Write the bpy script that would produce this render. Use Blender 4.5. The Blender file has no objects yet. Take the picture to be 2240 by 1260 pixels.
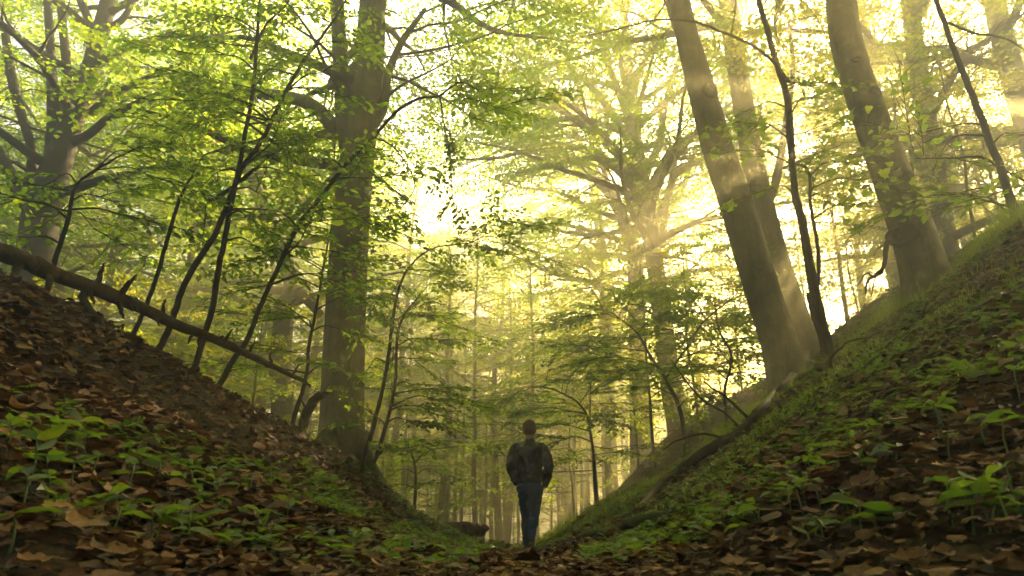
import bpy, math, random
import numpy as np
from mathutils import Matrix, Vector

# ------------------------------------------------------------------ camera, sky, sun, exposure
SC = bpy.context.scene
COL = SC.collection
CZ = 0.40                                   # eye height above the walker's path
PITCH = math.radians(18.7)
FPX = 2240 * 24 / 36.0
cam = bpy.data.objects.new('camera', bpy.data.cameras.new('camera'))
COL.objects.link(cam)
cam.data.lens = 24; cam.data.sensor_width = 36
cam.data.clip_start = 0.05; cam.data.clip_end = 1000
cam.location = (0, 0, CZ); cam.rotation_euler = (math.pi / 2 + PITCH, 0, 0)
cam.data.dof.use_dof = True; cam.data.dof.focus_distance = 9.5; cam.data.dof.aperture_fstop = 9.0
SC.camera = cam

SUN_AZ, SUN_EL = math.radians(34), math.radians(29.5)      # azimuth to the right of the view direction
world = bpy.data.worlds.new('World'); SC.world = world; world.use_nodes = True
wn = world.node_tree.nodes; wl = world.node_tree.links
sky = wn.new('ShaderNodeTexSky'); sky.sky_type = 'NISHITA'; sky.sun_disc = False
sky.sun_elevation = SUN_EL; sky.sun_rotation = SUN_AZ
sky.dust_density = 3.0; sky.air_density = 1.0
wl.new(sky.outputs[0], wn['Background'].inputs[0]); wn['Background'].inputs[1].default_value = 0.05
sun = bpy.data.objects.new('sun', bpy.data.lights.new('sun', 'SUN')); COL.objects.link(sun)
sun.data.energy = 5.0; sun.data.angle = math.radians(0.5); sun.data.color = (1.0, 0.75, 0.39)
sdir = Vector((math.sin(SUN_AZ) * math.cos(SUN_EL), math.cos(SUN_AZ) * math.cos(SUN_EL), math.sin(SUN_EL)))
sun.rotation_euler = sdir.to_track_quat('Z', 'Y').to_euler(); sun.location = sdir * 60
vs = SC.view_settings
vs.view_transform = 'Standard'; vs.look = 'None'; vs.gamma = 1.0; vs.use_curve_mapping = False
vs.exposure = 4.5
HAZE_DENSITY = 0.041
cy = SC.cycles
cy.use_denoising = True
cy.max_bounces = 8; cy.diffuse_bounces = 4; cy.glossy_bounces = 2; cy.transmission_bounces = 6
cy.transparent_max_bounces = 4; cy.volume_bounces = 0
cy.use_adaptive_sampling = True; cy.adaptive_threshold = 0.012
cy.sample_clamp_indirect = 6.0; cy.caustics_reflective = False; cy.caustics_refractive = False

# ------------------------------------------------------------------ helpers
cp, sp = math.cos(PITCH), math.sin(PITCH)
def P(px, py, d):
    """World point seen at photograph pixel (px, py) at d metres ahead."""
    xi = (px - 1120) / FPX; yi = (630 - py) / FPX
    s = d / (cp - sp * yi)
    return np.array((xi * s, d, CZ + (sp + cp * yi) * s))
def mpp(py, d):
    return d / (cp - sp * (630 - py) / FPX) / FPX
def unit(v):
    v = np.asarray(v, float); return v / (np.linalg.norm(v, axis=-1, keepdims=True) + 1e-12)

def mesh_from(name, V, faces, smooth=True):
    """faces: list of int arrays of shape (n,3) or (n,4)."""
    me = bpy.data.meshes.new(name)
    V = np.asarray(V, np.float32)
    me.vertices.add(len(V)); me.vertices.foreach_set('co', V.ravel())
    faces = [np.asarray(f, np.int32) for f in faces if len(f)]
    loops = np.concatenate([f.ravel() for f in faces])
    tot = np.concatenate([np.full(len(f), f.shape[1], np.int32) for f in faces])
    start = np.concatenate([[0], np.cumsum(tot)[:-1]]).astype(np.int32)
    me.loops.add(len(loops)); me.loops.foreach_set('vertex_index', loops)
    me.polygons.add(len(tot)); me.polygons.foreach_set('loop_start', start)
    me.polygons.foreach_set('use_smooth', np.full(len(tot), smooth, bool))
    me.update(calc_edges=True)
    return me

class MB:
    def __init__(self): self.V = []; self.F = []; self.n = 0
    def add(self, V, F):
        V = np.asarray(V, float)
        for f in (F if isinstance(F, list) else [F]): self.F.append(np.asarray(f) + self.n)
        self.V.append(V); self.n += len(V)
    def tube(self, pts, rad, sides=8, lump=0.0, rng=None, squash=None):
        pts = np.asarray(pts, float); rad = np.asarray(rad, float); n = len(pts)
        T = np.empty_like(pts); T[1:-1] = pts[2:] - pts[:-2]; T[0] = pts[1] - pts[0]; T[-1] = pts[-1] - pts[-2]
        T = unit(T)
        ref = np.array((0, 1.0, 0)) if abs(T[0][1]) < 0.8 else np.array((1.0, 0, 0))
        X = unit(np.cross(ref, T)); Y = np.cross(T, X)
        a = np.arange(sides) / sides * 2 * math.pi
        R = np.repeat(rad[:, None], sides, 1)
        if lump and rng is not None:
            q = rng.uniform(0, 6.28, 6); z = np.arange(n)[:, None] / max(n - 1, 1)
            R = R * (1 + lump * (np.sin(2 * a[None] + q[0] + 5 * z) * .5 + np.sin(3 * a[None] + q[1] - 9 * z) * .4
                                 + np.sin(a[None] + q[2] + 17 * z) * .5 + np.sin(5 * a[None] + 31 * z + q[3]) * .22))
        if squash is not None: R = R * squash(a[None], np.arange(n)[:, None] / max(n - 1, 1))
        V = pts[:, None] + R[..., None] * (np.cos(a)[None, :, None] * X[:, None] + np.sin(a)[None, :, None] * Y[:, None])
        i = np.arange(n - 1)[:, None] * sides; j = np.arange(sides)[None]; k = (j + 1) % sides
        Q = np.stack([i + j, i + k, i + sides + k, i + sides + j], -1).reshape(-1, 4)
        V = np.concatenate([V.reshape(-1, 3), pts[[0, -1]]])
        c0, c1 = n * sides, n * sides + 1
        j = np.arange(sides); k = (j + 1) % sides
        cap = np.concatenate([np.stack([np.full(sides, c0), k, j], 1), np.stack([np.full(sides, c1), (n - 1) * sides + j, (n - 1) * sides + k], 1)])
        self.add(V, [Q, cap])
    def mesh(self, name, smooth=True):
        return mesh_from(name, np.concatenate(self.V), self.F, smooth)
    def build(self, name, mat, parent=None, smooth=True):
        return link(name, self.mesh(name, smooth), mat, parent)

def link(name, me, mat=None, parent=None, matrix=None):
    o = bpy.data.objects.new(name, me)
    if mat is not None and len(me.materials) == 0: me.materials.append(mat)
    COL.objects.link(o)
    if parent is not None: o.parent = parent
    if matrix is not None: o.matrix_local = matrix
    return o
def tag(o, label=None, cat=None, group=None, kind=None):
    for k, v in (('label', label), ('category', cat), ('group', group), ('kind', kind)):
        if v: o[k] = v
    return o
def empty(name, loc=(0, 0, 0)):
    o = bpy.data.objects.new(name, None); o.empty_display_size = 0.2; COL.objects.link(o); o.location = Vector(loc); return o

def smooth_path(pts, n, extra=None):
    """Catmull-Rom through pts (k, m) -> n samples."""
    pts = np.asarray(pts, float)
    if len(pts) == 2: 
        t = np.linspace(0, 1, n)[:, None]; return pts[0] * (1 - t) + pts[1] * t
    Q = np.concatenate([[2 * pts[0] - pts[1]], pts, [2 * pts[-1] - pts[-2]]])
    u = np.linspace(0, len(pts) - 1 - 1e-6, n); i = u.astype(int); t = (u - i)[:, None]
    a, b, c, d = Q[i], Q[i + 1], Q[i + 2], Q[i + 3]
    return .5 * (2 * b + (c - a) * t + (2 * a - 5 * b + 4 * c - d) * t ** 2 + (3 * b - a - 3 * c + d) * t ** 3)

# ------------------------------------------------------------------ materials
def new_mat(name):
    m = bpy.data.materials.new(name); m.use_nodes = True
    nt = m.node_tree; nt.nodes.clear()
    out = nt.nodes.new('ShaderNodeOutputMaterial')
    return m, nt, out
def N(nt, t, **kw):
    n = nt.nodes.new(t)
    for k, v in kw.items():
        if k.startswith('i_'):
            key = k[2:]; n.inputs[int(key) if key.isdigit() else key.replace('_', ' ')].default_value = v
        else: setattr(n, k, v)
    return n
def ramp(nt, stops, fac=None):
    r = nt.nodes.new('ShaderNodeValToRGB')
    while len(r.color_ramp.elements) < len(stops): r.color_ramp.elements.new(0.5)
    for e, (p, c) in zip(r.color_ramp.elements, stops): e.position = p; e.color = (*c, 1)
    if fac is not None: nt.links.new(fac, r.inputs[0])
    return r
def rnd_value(nt):
    """A random number per loose island and per object."""
    g = N(nt, 'ShaderNodeNewGeometry'); oi = N(nt, 'ShaderNodeObjectInfo')
    a = N(nt, 'ShaderNodeMath', operation='ADD'); nt.links.new(g.outputs['Random Per Island'], a.inputs[0]); nt.links.new(oi.outputs['Random'], a.inputs[1])
    f = N(nt, 'ShaderNodeMath', operation='FRACT'); nt.links.new(a.outputs[0], f.inputs[0])
    return f.outputs[0]

def vein_mask(nt):
    """Midrib and side veins on a leaf that lies along its own x axis."""
    tc = N(nt, 'ShaderNodeTexCoord'); sx = N(nt, 'ShaderNodeSeparateXYZ'); nt.links.new(tc.outputs['Object'], sx.inputs[0])
    ab = N(nt, 'ShaderNodeMath', operation='ABSOLUTE'); nt.links.new(sx.outputs[1], ab.inputs[0])
    q = N(nt, 'ShaderNodeMath', operation='MULTIPLY_ADD', i_1=-1.1); nt.links.new(ab.outputs[0], q.inputs[0]); nt.links.new(sx.outputs[0], q.inputs[2])
    w = N(nt, 'ShaderNodeMath', operation='MULTIPLY', i_1=9.0); nt.links.new(q.outputs[0], w.inputs[0])
    f = N(nt, 'ShaderNodeMath', operation='FRACT'); nt.links.new(w.outputs[0], f.inputs[0])
    c = N(nt, 'ShaderNodeMath', operation='LESS_THAN', i_1=0.13); nt.links.new(f.outputs[0], c.inputs[0])
    r = N(nt, 'ShaderNodeMath', operation='LESS_THAN', i_1=0.014); nt.links.new(ab.outputs[0], r.inputs[0])
    m = N(nt, 'ShaderNodeMath', operation='MAXIMUM'); nt.links.new(c.outputs[0], m.inputs[0]); nt.links.new(r.outputs[0], m.inputs[1])
    return m.outputs[0]
def leaf_material(name, refl, trans, tmix=0.55, gloss=0.06, rough=0.45, veins=False):
    m, nt, out = new_mat(name)
    r = rnd_value(nt)
    rr = ramp(nt, [(i / (len(refl) - 1), c) for i, c in enumerate(refl)], r)
    rt = ramp(nt, [(i / (len(trans) - 1), c) for i, c in enumerate(trans)], r)
    d = N(nt, 'ShaderNodeBsdfDiffuse'); t = N(nt, 'ShaderNodeBsdfTranslucent'); g = N(nt, 'ShaderNodeBsdfGlossy', i_Roughness=rough)
    if veins:
        for src, dst in ((rr, d), (rt, t)):
            vm = N(nt, 'ShaderNodeMix', data_type='RGBA', blend_type='MULTIPLY'); k = N(nt, 'ShaderNodeMath', operation='MULTIPLY', i_1=0.45)
            nt.links.new(vein_mask(nt), k.inputs[0]); nt.links.new(k.outputs[0], vm.inputs[0]); nt.links.new(src.outputs[0], vm.inputs[6]); vm.inputs[7].default_value = (.55, .6, .5, 1); nt.links.new(vm.outputs[2], dst.inputs[0])
    else:
        nt.links.new(rr.outputs[0], d.inputs[0]); nt.links.new(rt.outputs[0], t.inputs[0])
    mx = N(nt, 'ShaderNodeMixShader', i_0=tmix); nt.links.new(d.outputs[0], mx.inputs[1]); nt.links.new(t.outputs[0], mx.inputs[2])
    m2 = N(nt, 'ShaderNodeMixShader', i_0=gloss); nt.links.new(mx.outputs[0], m2.inputs[1]); nt.links.new(g.outputs[0], m2.inputs[2])
    nt.links.new(m2.outputs[0], out.inputs[0])
    return m
M = {}
M['leaf'] = leaf_material('beech_leaf', [(.035, .070, .008), (.06, .10, .010), (.05, .085, .008)],
                          [(.30, .53, .006), (.47, .67, .008), (.64, .70, .008)], 0.66)
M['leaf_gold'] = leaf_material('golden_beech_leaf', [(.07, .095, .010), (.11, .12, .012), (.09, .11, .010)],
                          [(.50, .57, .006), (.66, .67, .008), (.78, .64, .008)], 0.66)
M['leaf_near'] = leaf_material('sapling_leaf', [(.04, .085, .010), (.06, .12, .012), (.05, .10, .012)],
                          [(.24, .46, .01), (.38, .58, .012), (.50, .60, .012)], 0.6, 0.06)
M['seedling'] = leaf_material('seedling_leaf', [(.035, .085, .010), (.06, .13, .016), (.045, .10, .012)],
                          [(.16, .32, .02), (.26, .42, .03), (.22, .38, .02)], 0.4, 0.06, 0.4)
M['seedling_near'] = leaf_material('seedling_leaf', [(.014, .040, .008), (.06, .13, .016), (.030, .075, .010), (.07, .12, .014)],
                          [(.08, .18, .015), (.26, .42, .03), (.15, .30, .02), (.30, .40, .02)], 0.42, 0.06, 0.4, True)
M['grass'] = leaf_material('grass_blade', [(.05, .10, .008), (.08, .14, .012), (.10, .12, .02)],
                          [(.28, .48, .012), (.40, .58, .015), (.50, .52, .02)], 0.58, 0.05)

def litter_material(veins=False):
    m, nt, out = new_mat('fallen_leaf')
    r = rnd_value(nt)
    c = ramp(nt, [(0, (.012, .007, .004)), (.25, (.045, .019, .006)), (.5, (.098, .043, .012)), (.75, (.155, .078, .023)), (.92, (.26, .15, .055)), (1, (.085, .022, .007))], r)
    tc = N(nt, 'ShaderNodeTexCoord'); no = N(nt, 'ShaderNodeTexNoise', i_Scale=60.0, i_Detail=4.0)
    nt.links.new(tc.outputs['Object'], no.inputs['Vector'])
    v = ramp(nt, [(.3, (.55, .5, .45)), (.65, (1.1, 1.1, 1.1))], no.outputs[0])
    mu = N(nt, 'ShaderNodeMix', data_type='RGBA', blend_type='MULTIPLY'); mu.inputs[0].default_value = 1
    nt.links.new(c.outputs[0], mu.inputs[6]); nt.links.new(v.outputs[0], mu.inputs[7])
    if veins:
        no.inputs['Scale'].default_value = 6.0
        vm = N(nt, 'ShaderNodeMix', data_type='RGBA', blend_type='MULTIPLY'); k = N(nt, 'ShaderNodeMath', operation='MULTIPLY', i_1=0.6)
        nt.links.new(vein_mask(nt), k.inputs[0]); nt.links.new(k.outputs[0], vm.inputs[0]); nt.links.new(mu.outputs[2], vm.inputs[6]); vm.inputs[7].default_value = (.5, .45, .4, 1); mu = vm
    b = N(nt, 'ShaderNodeBsdfPrincipled', i_Roughness=0.6); b.inputs['Specular IOR Level'].default_value = 0.35
    nt.links.new(mu.outputs[2], b.inputs['Base Color'])
    t = N(nt, 'ShaderNodeBsdfTranslucent'); nt.links.new(mu.outputs[2], t.inputs[0])
    bp = N(nt, 'ShaderNodeBump', i_Strength=0.35, i_Distance=0.004); nt.links.new(no.outputs[0], bp.inputs['Height']); nt.links.new(bp.outputs[0], b.inputs['Normal'])
    mx = N(nt, 'ShaderNodeMixShader', i_0=0.22); nt.links.new(b.outputs[0], mx.inputs[1]); nt.links.new(t.outputs[0], mx.inputs[2])
    nt.links.new(mx.outputs[0], out.inputs[0])
    return m
M['litter'] = litter_material(); M['litter_near'] = litter_material(True)

def bark_material(name, c0, c1, moss=0.35, scale=1.0, rough=0.8, bump=0.5, ridges=False):
    m, nt, out = new_mat(name)
    tc = N(nt, 'ShaderNodeTexCoord'); mp = N(nt, 'ShaderNodeMapping')
    mp.inputs['Scale'].default_value = (scale * 3, scale * 3, scale * (0.5 if ridges else 2.6))
    nt.links.new(tc.outputs['Object'], mp.inputs[0])
    n1 = N(nt, 'ShaderNodeTexNoise', i_Scale=2.2, i_Detail=9.0, i_Roughness=0.65); nt.links.new(mp.outputs[0], n1.inputs['Vector'])
    n2 = N(nt, 'ShaderNodeTexNoise', i_Scale=1.6 * scale, i_Detail=6.0); nt.links.new(tc.outputs['Object'], n2.inputs['Vector'])
    n3 = N(nt, 'ShaderNodeTexNoise', i_Scale=55 * scale, i_Detail=3.0); nt.links.new(tc.outputs['Object'], n3.inputs['Vector'])
    c = ramp(nt, [(.28, c0), (.72, c1)], n1.outputs[0])
    mp2 = N(nt, 'ShaderNodeMapping'); mp2.inputs['Scale'].default_value = (scale * 7, scale * 7, scale * .8); nt.links.new(tc.outputs['Object'], mp2.inputs[0])
    n4 = N(nt, 'ShaderNodeTexNoise', i_Scale=1.5, i_Detail=7.0, i_Roughness=0.6); nt.links.new(mp2.outputs[0], n4.inputs['Vector'])
    st = ramp(nt, [(.35, (.5, .48, .44)), (.55, (1, 1, 1))], n4.outputs[0])
    n5 = N(nt, 'ShaderNodeTexNoise', i_Scale=9 * scale, i_Detail=5.0); nt.links.new(tc.outputs['Object'], n5.inputs['Vector'])
    li = ramp(nt, [(.56, (1, 1, 1)), (.66, (1.5, 1.55, 1.35))], n5.outputs[0])
    for layer in (st, li):
        mm = N(nt, 'ShaderNodeMix', data_type='RGBA', blend_type='MULTIPLY'); mm.inputs[0].default_value = 1; nt.links.new(c.outputs[2 if c.bl_idname == 'ShaderNodeMix' else 0], mm.inputs[6]); nt.links.new(layer.outputs[0], mm.inputs[7]); c = mm
    mo = ramp(nt, [(.46, (0, 0, 0)), (.68, (moss, moss, moss))], n2.outputs[0])
    mx = N(nt, 'ShaderNodeMix', data_type='RGBA'); nt.links.new(mo.outputs[0], mx.inputs[0]); nt.links.new(c.outputs[2], mx.inputs[6])
    mx.inputs[7].default_value = (.055, .075, .014, 1)
    ad = N(nt, 'ShaderNodeMath', operation='MULTIPLY_ADD', i_1=0.35); nt.links.new(n3.outputs[0], ad.inputs[0]); nt.links.new(n1.outputs[0], ad.inputs[2])
    bp = N(nt, 'ShaderNodeBump', i_Strength=bump, i_Distance=0.03); nt.links.new(ad.outputs[0], bp.inputs['Height'])
    b = N(nt, 'ShaderNodeBsdfPrincipled', i_Roughness=rough); b.inputs['Specular IOR Level'].default_value = 0.25
    nt.links.new(mx.outputs[2], b.inputs['Base Color']); nt.links.new(bp.outputs[0], b.inputs['Normal'])
    nt.links.new(b.outputs[0], out.inputs[0])
    return m
M['bark'] = bark_material('beech_bark', (.07, .064, .026), (.25, .22, .115), 0.4)
M['bark_dark'] = bark_material('dark_bark', (.02, .015, .009), (.065, .05, .028), 0.2, 2.0)
M['bark_rough'] = bark_material('peeling_bark', (.03, .022, .014), (.22, .16, .09), 0.1, 5.0, 0.85, 1.0, True)
M['log'] = bark_material('log_bark', (.022, .014, .007), (.115, .072, .034), 0.3, 3.0, 0.75, 1.0, True)
M['moss'] = bark_material('mossy_root', (.04, .045, .012), (.10, .10, .03), 0.8, 2.0, 0.95)

def soil_material():
    m, nt, out = new_mat('forest_soil')
    tc = N(nt, 'ShaderNodeTexCoord')
    n1 = N(nt, 'ShaderNodeTexNoise', i_Scale=14.0, i_Detail=8.0, i_Roughness=0.7); nt.links.new(tc.outputs['Object'], n1.inputs['Vector'])
    n2 = N(nt, 'ShaderNodeTexNoise', i_Scale=0.5, i_Detail=4.0); nt.links.new(tc.outputs['Object'], n2.inputs['Vector'])
    vo = N(nt, 'ShaderNodeTexVoronoi', i_Scale=22.0); nt.links.new(tc.outputs['Object'], vo.inputs['Vector'])
    c = ramp(nt, [(.3, (.012, .007, .004)), (.55, (.035, .020, .009)), (.8, (.08, .046, .02))], n1.outputs[0])
    g = ramp(nt, [(.45, (0, 0, 0)), (.7, (.35, .35, .35))], n2.outputs[0])
    mx = N(nt, 'ShaderNodeMix', data_type='RGBA'); nt.links.new(g.outputs[0], mx.inputs[0]); nt.links.new(c.outputs[0], mx.inputs[6]); mx.inputs[7].default_value = (.05, .07, .015, 1)
    ad = N(nt, 'ShaderNodeMath', operation='ADD'); nt.links.new(n1.outputs[0], ad.inputs[0]); nt.links.new(vo.outputs['Distance'], ad.inputs[1])
    bp = N(nt, 'ShaderNodeBump', i_Strength=0.9, i_Distance=0.05); nt.links.new(ad.outputs[0], bp.inputs['Height'])
    b = N(nt, 'ShaderNodeBsdfPrincipled', i_Roughness=0.9); b.inputs['Specular IOR Level'].default_value = 0.2
    nt.links.new(mx.outputs[2], b.inputs['Base Color']); nt.links.new(bp.outputs[0], b.inputs['Normal']); nt.links.new(b.outputs[0], out.inputs[0])
    return m
M['soil'] = soil_material()

def plain(name, c, rough=0.6, noise=None, bump=0.0, scale=20.0, spec=0.4):
    m, nt, out = new_mat(name)
    b = N(nt, 'ShaderNodeBsdfPrincipled', i_Roughness=rough); b.inputs['Specular IOR Level'].default_value = spec
    tc = N(nt, 'ShaderNodeTexCoord'); n1 = N(nt, 'ShaderNodeTexNoise', i_Scale=scale, i_Detail=5.0); nt.links.new(tc.outputs['Object'], n1.inputs['Vector'])
    r = ramp(nt, [(.3, c), (.7, noise or c)], n1.outputs[0]); nt.links.new(r.outputs[0], b.inputs['Base Color'])
    if bump:
        bp = N(nt, 'ShaderNodeBump', i_Strength=bump, i_Distance=0.02); nt.links.new(n1.outputs[0], bp.inputs['Height']); nt.links.new(bp.outputs[0], b.inputs['Normal'])
    nt.links.new(b.outputs[0], out.inputs[0])
    return m
M['leather'] = plain('black_leather', (.006, .005, .004), 0.28, (.013, .012, .009), 0.35, 16.0, 0.5)
M['knit'] = plain('black_knit', (.006, .006, .005), 0.9, (.012, .011, .009), 0.4, 60.0, 0.2)
M['denim'] = plain('blue_denim', (.010, .032, .095), 0.85, (.030, .078, .18), 0.5, 11.0, 0.2)
M['skin'] = plain('skin', (.42, .22, .14), 0.5, (.48, .27, .18))
M['hair'] = plain('brown_hair', (.09, .036, .012), 0.5, (.22, .10, .032), 0.6, 70.0)
M['shoe'] = plain('dark_shoe', (.02, .017, .014), 0.5, (.04, .034, .028))
M['sole'] = plain('pale_sole', (.32, .30, .26), 0.7, (.22, .20, .17))

# ------------------------------------------------------------------ ground
# ground points read off the photograph as (pixel x, pixel y, metres ahead)
CREST = [(0, 612, 4.2), (150, 664, 4.9), (330, 775, 5.6), (430, 845, 6.3), (520, 895, 7.0), (640, 958, 7.7), (760, 1003, 9.0), (870, 1105, 9.6), (980, 1160, 10.2), (1085, 1190, 11.0)]
NEAR = [(1120, 1262, 1.7), (1120, 1236, 3.2), (1120, 1224, 6), (1135, 1208, 10.5), (1165, 1206, 10.5), (1150, 1212, 8.5), (1190, 1198, 10.5), (1150, 1200, 12.2),
        (0, 1262, 1.0), (300, 1262, 1.15), (600, 1262, 1.4), (850, 1262, 1.6),
        (0, 900, 1.9), (0, 740, 2.9), (150, 1100, 1.5), (150, 900, 2.4), (150, 750, 3.7), (330, 1100, 1.8), (330, 950, 2.8), (330, 850, 4.1),
        (430, 1100, 2.0), (430, 950, 3.6), (520, 1100, 2.2), (520, 985, 4.2), (640, 1150, 2.2), (640, 1050, 4.2),
        (760, 1150, 2.7), (760, 1065, 5.6), (870, 1190, 3.0), (870, 1140, 6.5), (980, 1212, 3.2), (980, 1185, 7),
        (1400, 1262, 1.7), (1700, 1262, 1.4), (2000, 1262, 1.15), (2240, 1262, 1.0),
        (1300, 1205, 3.5), (1300, 1155, 7), (1300, 1115, 11), (1210, 1165, 12), (1450, 1200, 2.5), (1450, 1120, 4.7), (1450, 1062, 8),
        (1550, 1150, 2.4), (1550, 1045, 4.8), (1550, 985, 7), (1640, 1100, 2.2), (1640, 985, 4.5), (1640, 918, 6.5),
        (1740, 1100, 1.9), (1740, 950, 3.7), (1740, 845, 7.5), (1850, 1050, 1.8), (1850, 885, 3.6), (1850, 770, 7),
        (1960, 1000, 1.7), (1960, 800, 3.7), (1960, 672, 8), (2040, 1000, 1.6), (2040, 760, 3.5), (2040, 645, 7.3),
        (2240, 1100, 1.2), (2240, 900, 1.6), (2240, 700, 2.6), (2240, 498, 5), (2130, 562, 7)]
FAR = [(1430, 985, 19), (1430, 1015, 15), (1560, 905, 18), (1560, 945, 13), (1700, 825, 16), (1700, 855, 12), (1830, 742, 15), (1960, 642, 13), (2100, 566, 11), (2240, 485, 10)]
ctl = [P(*c) for c in CREST + NEAR + FAR]
for c in CREST:
    q = P(*c)
    ctl.append(np.array((q[0] * 1.22, q[1] * 1.22, q[2] - 0.15)))
    ctl.append(np.array((q[0] * 1.8, q[1] * 1.8, min(q[2] * 0.3 - 0.3, 0.1))))
    ctl.append(np.array((q[0] * 4, q[1] * 4, -1.6)))
for c in FAR:
    q = P(*c)
    ctl.append(np.array((q[0] * 1.5, q[1] * 1.5, q[2] * 1.1)))
    ctl.append(np.array((q[0] * 3.0, q[1] * 3.0, q[2] * 1.0)))
for t, y, z in [(-.02, 15, -.5), (.08, 16, -.4), (0, 26, -1.5), (.1, 30, -1.2), (0, 60, -1.8), (-.3, 60, -1.8), (.3, 60, 1.0), (-.9, 60, -1.6), (.9, 60, 3.5),
                (-.9, 140, -1.6), (0, 140, -1.6), (.9, 140, 3.0), (-1.0, 1, .15), (-1.2, 3, 1.9), (-1.2, 6, 2.2), (-1.2, 12, .6), (1.1, 1, .2), (1.2, 3, 2.0), (1.2, 6, 3.4), (1.1, 14, 5.0),
                (-.9, .6, .0), (0, .6, .27), (.9, .6, .0)]:
    ctl.append(np.array((t * y, y, z)))
ctl = np.array(ctl)
def _uv(x, y):
    y = np.maximum(y, 0.55); t = np.clip(x / y, -1.35, 1.35)
    return np.stack([t * 2.0, np.log(y)], -1)
CU = _uv(ctl[:, 0], ctl[:, 1])
def _k(a, b):
    r2 = ((a[:, None] - b[None]) ** 2).sum(-1); return 0.5 * r2 * np.log(r2 + 1e-9)
_n = len(ctl)
_A = np.zeros((_n + 3, _n + 3)); _A[:_n, :_n] = _k(CU, CU) + np.eye(_n) * 2e-3
_A[:_n, _n] = 1; _A[:_n, _n + 1:] = CU; _A[_n:, :_n] = _A[:_n, _n:].T
# the fit is of the height's slope against distance, which keeps near ground fine and far ground calm
_W = np.linalg.solve(_A, np.concatenate([(ctl[:, 2] - CZ) / np.maximum(ctl[:, 1], .55), np.zeros(3)]))
def zground(x, y):
    x = np.atleast_1d(np.asarray(x, float)); y = np.atleast_1d(np.asarray(y, float))
    out = np.empty(len(x))
    for s in range(0, len(x), 20000):
        u = _uv(x[s:s + 20000], y[s:s + 20000])
        out[s:s + 20000] = (_k(u, CU) @ _W[:_n] + _W[_n] + u @ _W[_n + 1:])
    z = CZ + out * np.maximum(y, .55)
    z = np.clip(z, -3.2, 9.0)
    zb = np.clip(.22 + .5 * np.maximum(0, np.abs(x) - .6), 0, 3.5)                     # the hollow behind the camera
    w = np.clip((y - 0.35) / 0.5, 0, 1); w = w * w * (3 - 2 * w)
    z = zb * (1 - w) + z * w
    q = np.sqrt(x * x + y * y)
    z += .03 * np.sin(x * 1.35 + y * .6 + 1) * np.sin(y * 1.15 - x * .4) * np.clip(np.abs(x) / 2, 0, 1) + .034 * (np.sin(x * 3.1 + y * 1.7) * np.sin(y * 2.3 - x) + .7 * np.sin(x * 6.7 - y * 4.1) * np.sin(y * 5.3 + x * 2)) * np.clip(np.abs(x) / 1.5, .15, 1) + .05 * np.sin(x * .9 + 1) * np.sin(y * .7) * np.clip((q - 8) / 8, 0, 1)
    return z
def gnormal(x, y, e=0.05):
    zx = (zground(x + e, y) - zground(x - e, y)) / (2 * e); zy = (zground(x, y + e) - zground(x, y - e)) / (2 * e)
    return unit(np.stack([-zx, -zy, np.ones_like(zx)], -1))
gx = np.sinh(np.linspace(-1, 1, 201) * 5.2) / math.sinh(5.2) * 150
gy = np.concatenate([-np.sinh(np.linspace(1, .02, 60) * 4.5) / math.sinh(4.5) * 40, np.sinh(np.linspace(0, 1, 250) * 5.4) / math.sinh(5.4) * 150])
GX, GY = np.meshgrid(gx, gy)
GZ = zground(GX.ravel(), GY.ravel())
nx, ny = len(gx), len(gy)
ii = (np.arange(ny - 1)[:, None] * nx + np.arange(nx - 1)[None]).ravel()
ground = link('ground', mesh_from('ground', np.stack([GX.ravel(), GY.ravel(), GZ], -1), [np.stack([ii, ii + 1, ii + nx + 1, ii + nx], -1)]), M['soil'])
tag(ground, 'brown leaf-strewn floor of a sunken forest path with steep banks', None, None, 'structure')

def on_ground(px, py, d0=0):
    """March along the pixel's ray to where it meets the ground."""
    ds = np.geomspace(.7, 16, 500); q = np.array([P(px, py, d) for d in ds]); below = q[:, 2] < zground(q[:, 0], q[:, 1])
    i = int(np.argmax(below)) if below.any() else None
    return None if i is None else q[max(i, 0)]
# haze: one closed box of even air
def haze_box():
    m, nt, out = new_mat('haze')
    v = N(nt, 'ShaderNodeVolumePrincipled'); v.inputs['Color'].default_value = (1.0, .94, .57, 1)
    v.inputs['Density'].default_value = HAZE_DENSITY; v.inputs['Anisotropy'].default_value = 0.7
    nt.links.new(v.outputs[0], out.inputs['Volume'])
    x, y0, y1, z0, z1 = 153, -43, 153, -5.0, 19.3
    V = [(-x, y0, z0), (x, y0, z0), (x, y1, z0), (-x, y1, z0), (-x, y0, z1), (x, y0, z1), (x, y1, z1), (-x, y1, z1)]
    F = [(0, 3, 2, 1), (4, 5, 6, 7), (0, 1, 5, 4), (1, 2, 6, 5), (2, 3, 7, 6), (3, 0, 4, 7)]
    o = link('haze', mesh_from('haze', V, [np.array(F)], False), m)
    tag(o, 'pale golden morning mist filling the wood', None, None, 'stuff')
haze_box()
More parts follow.
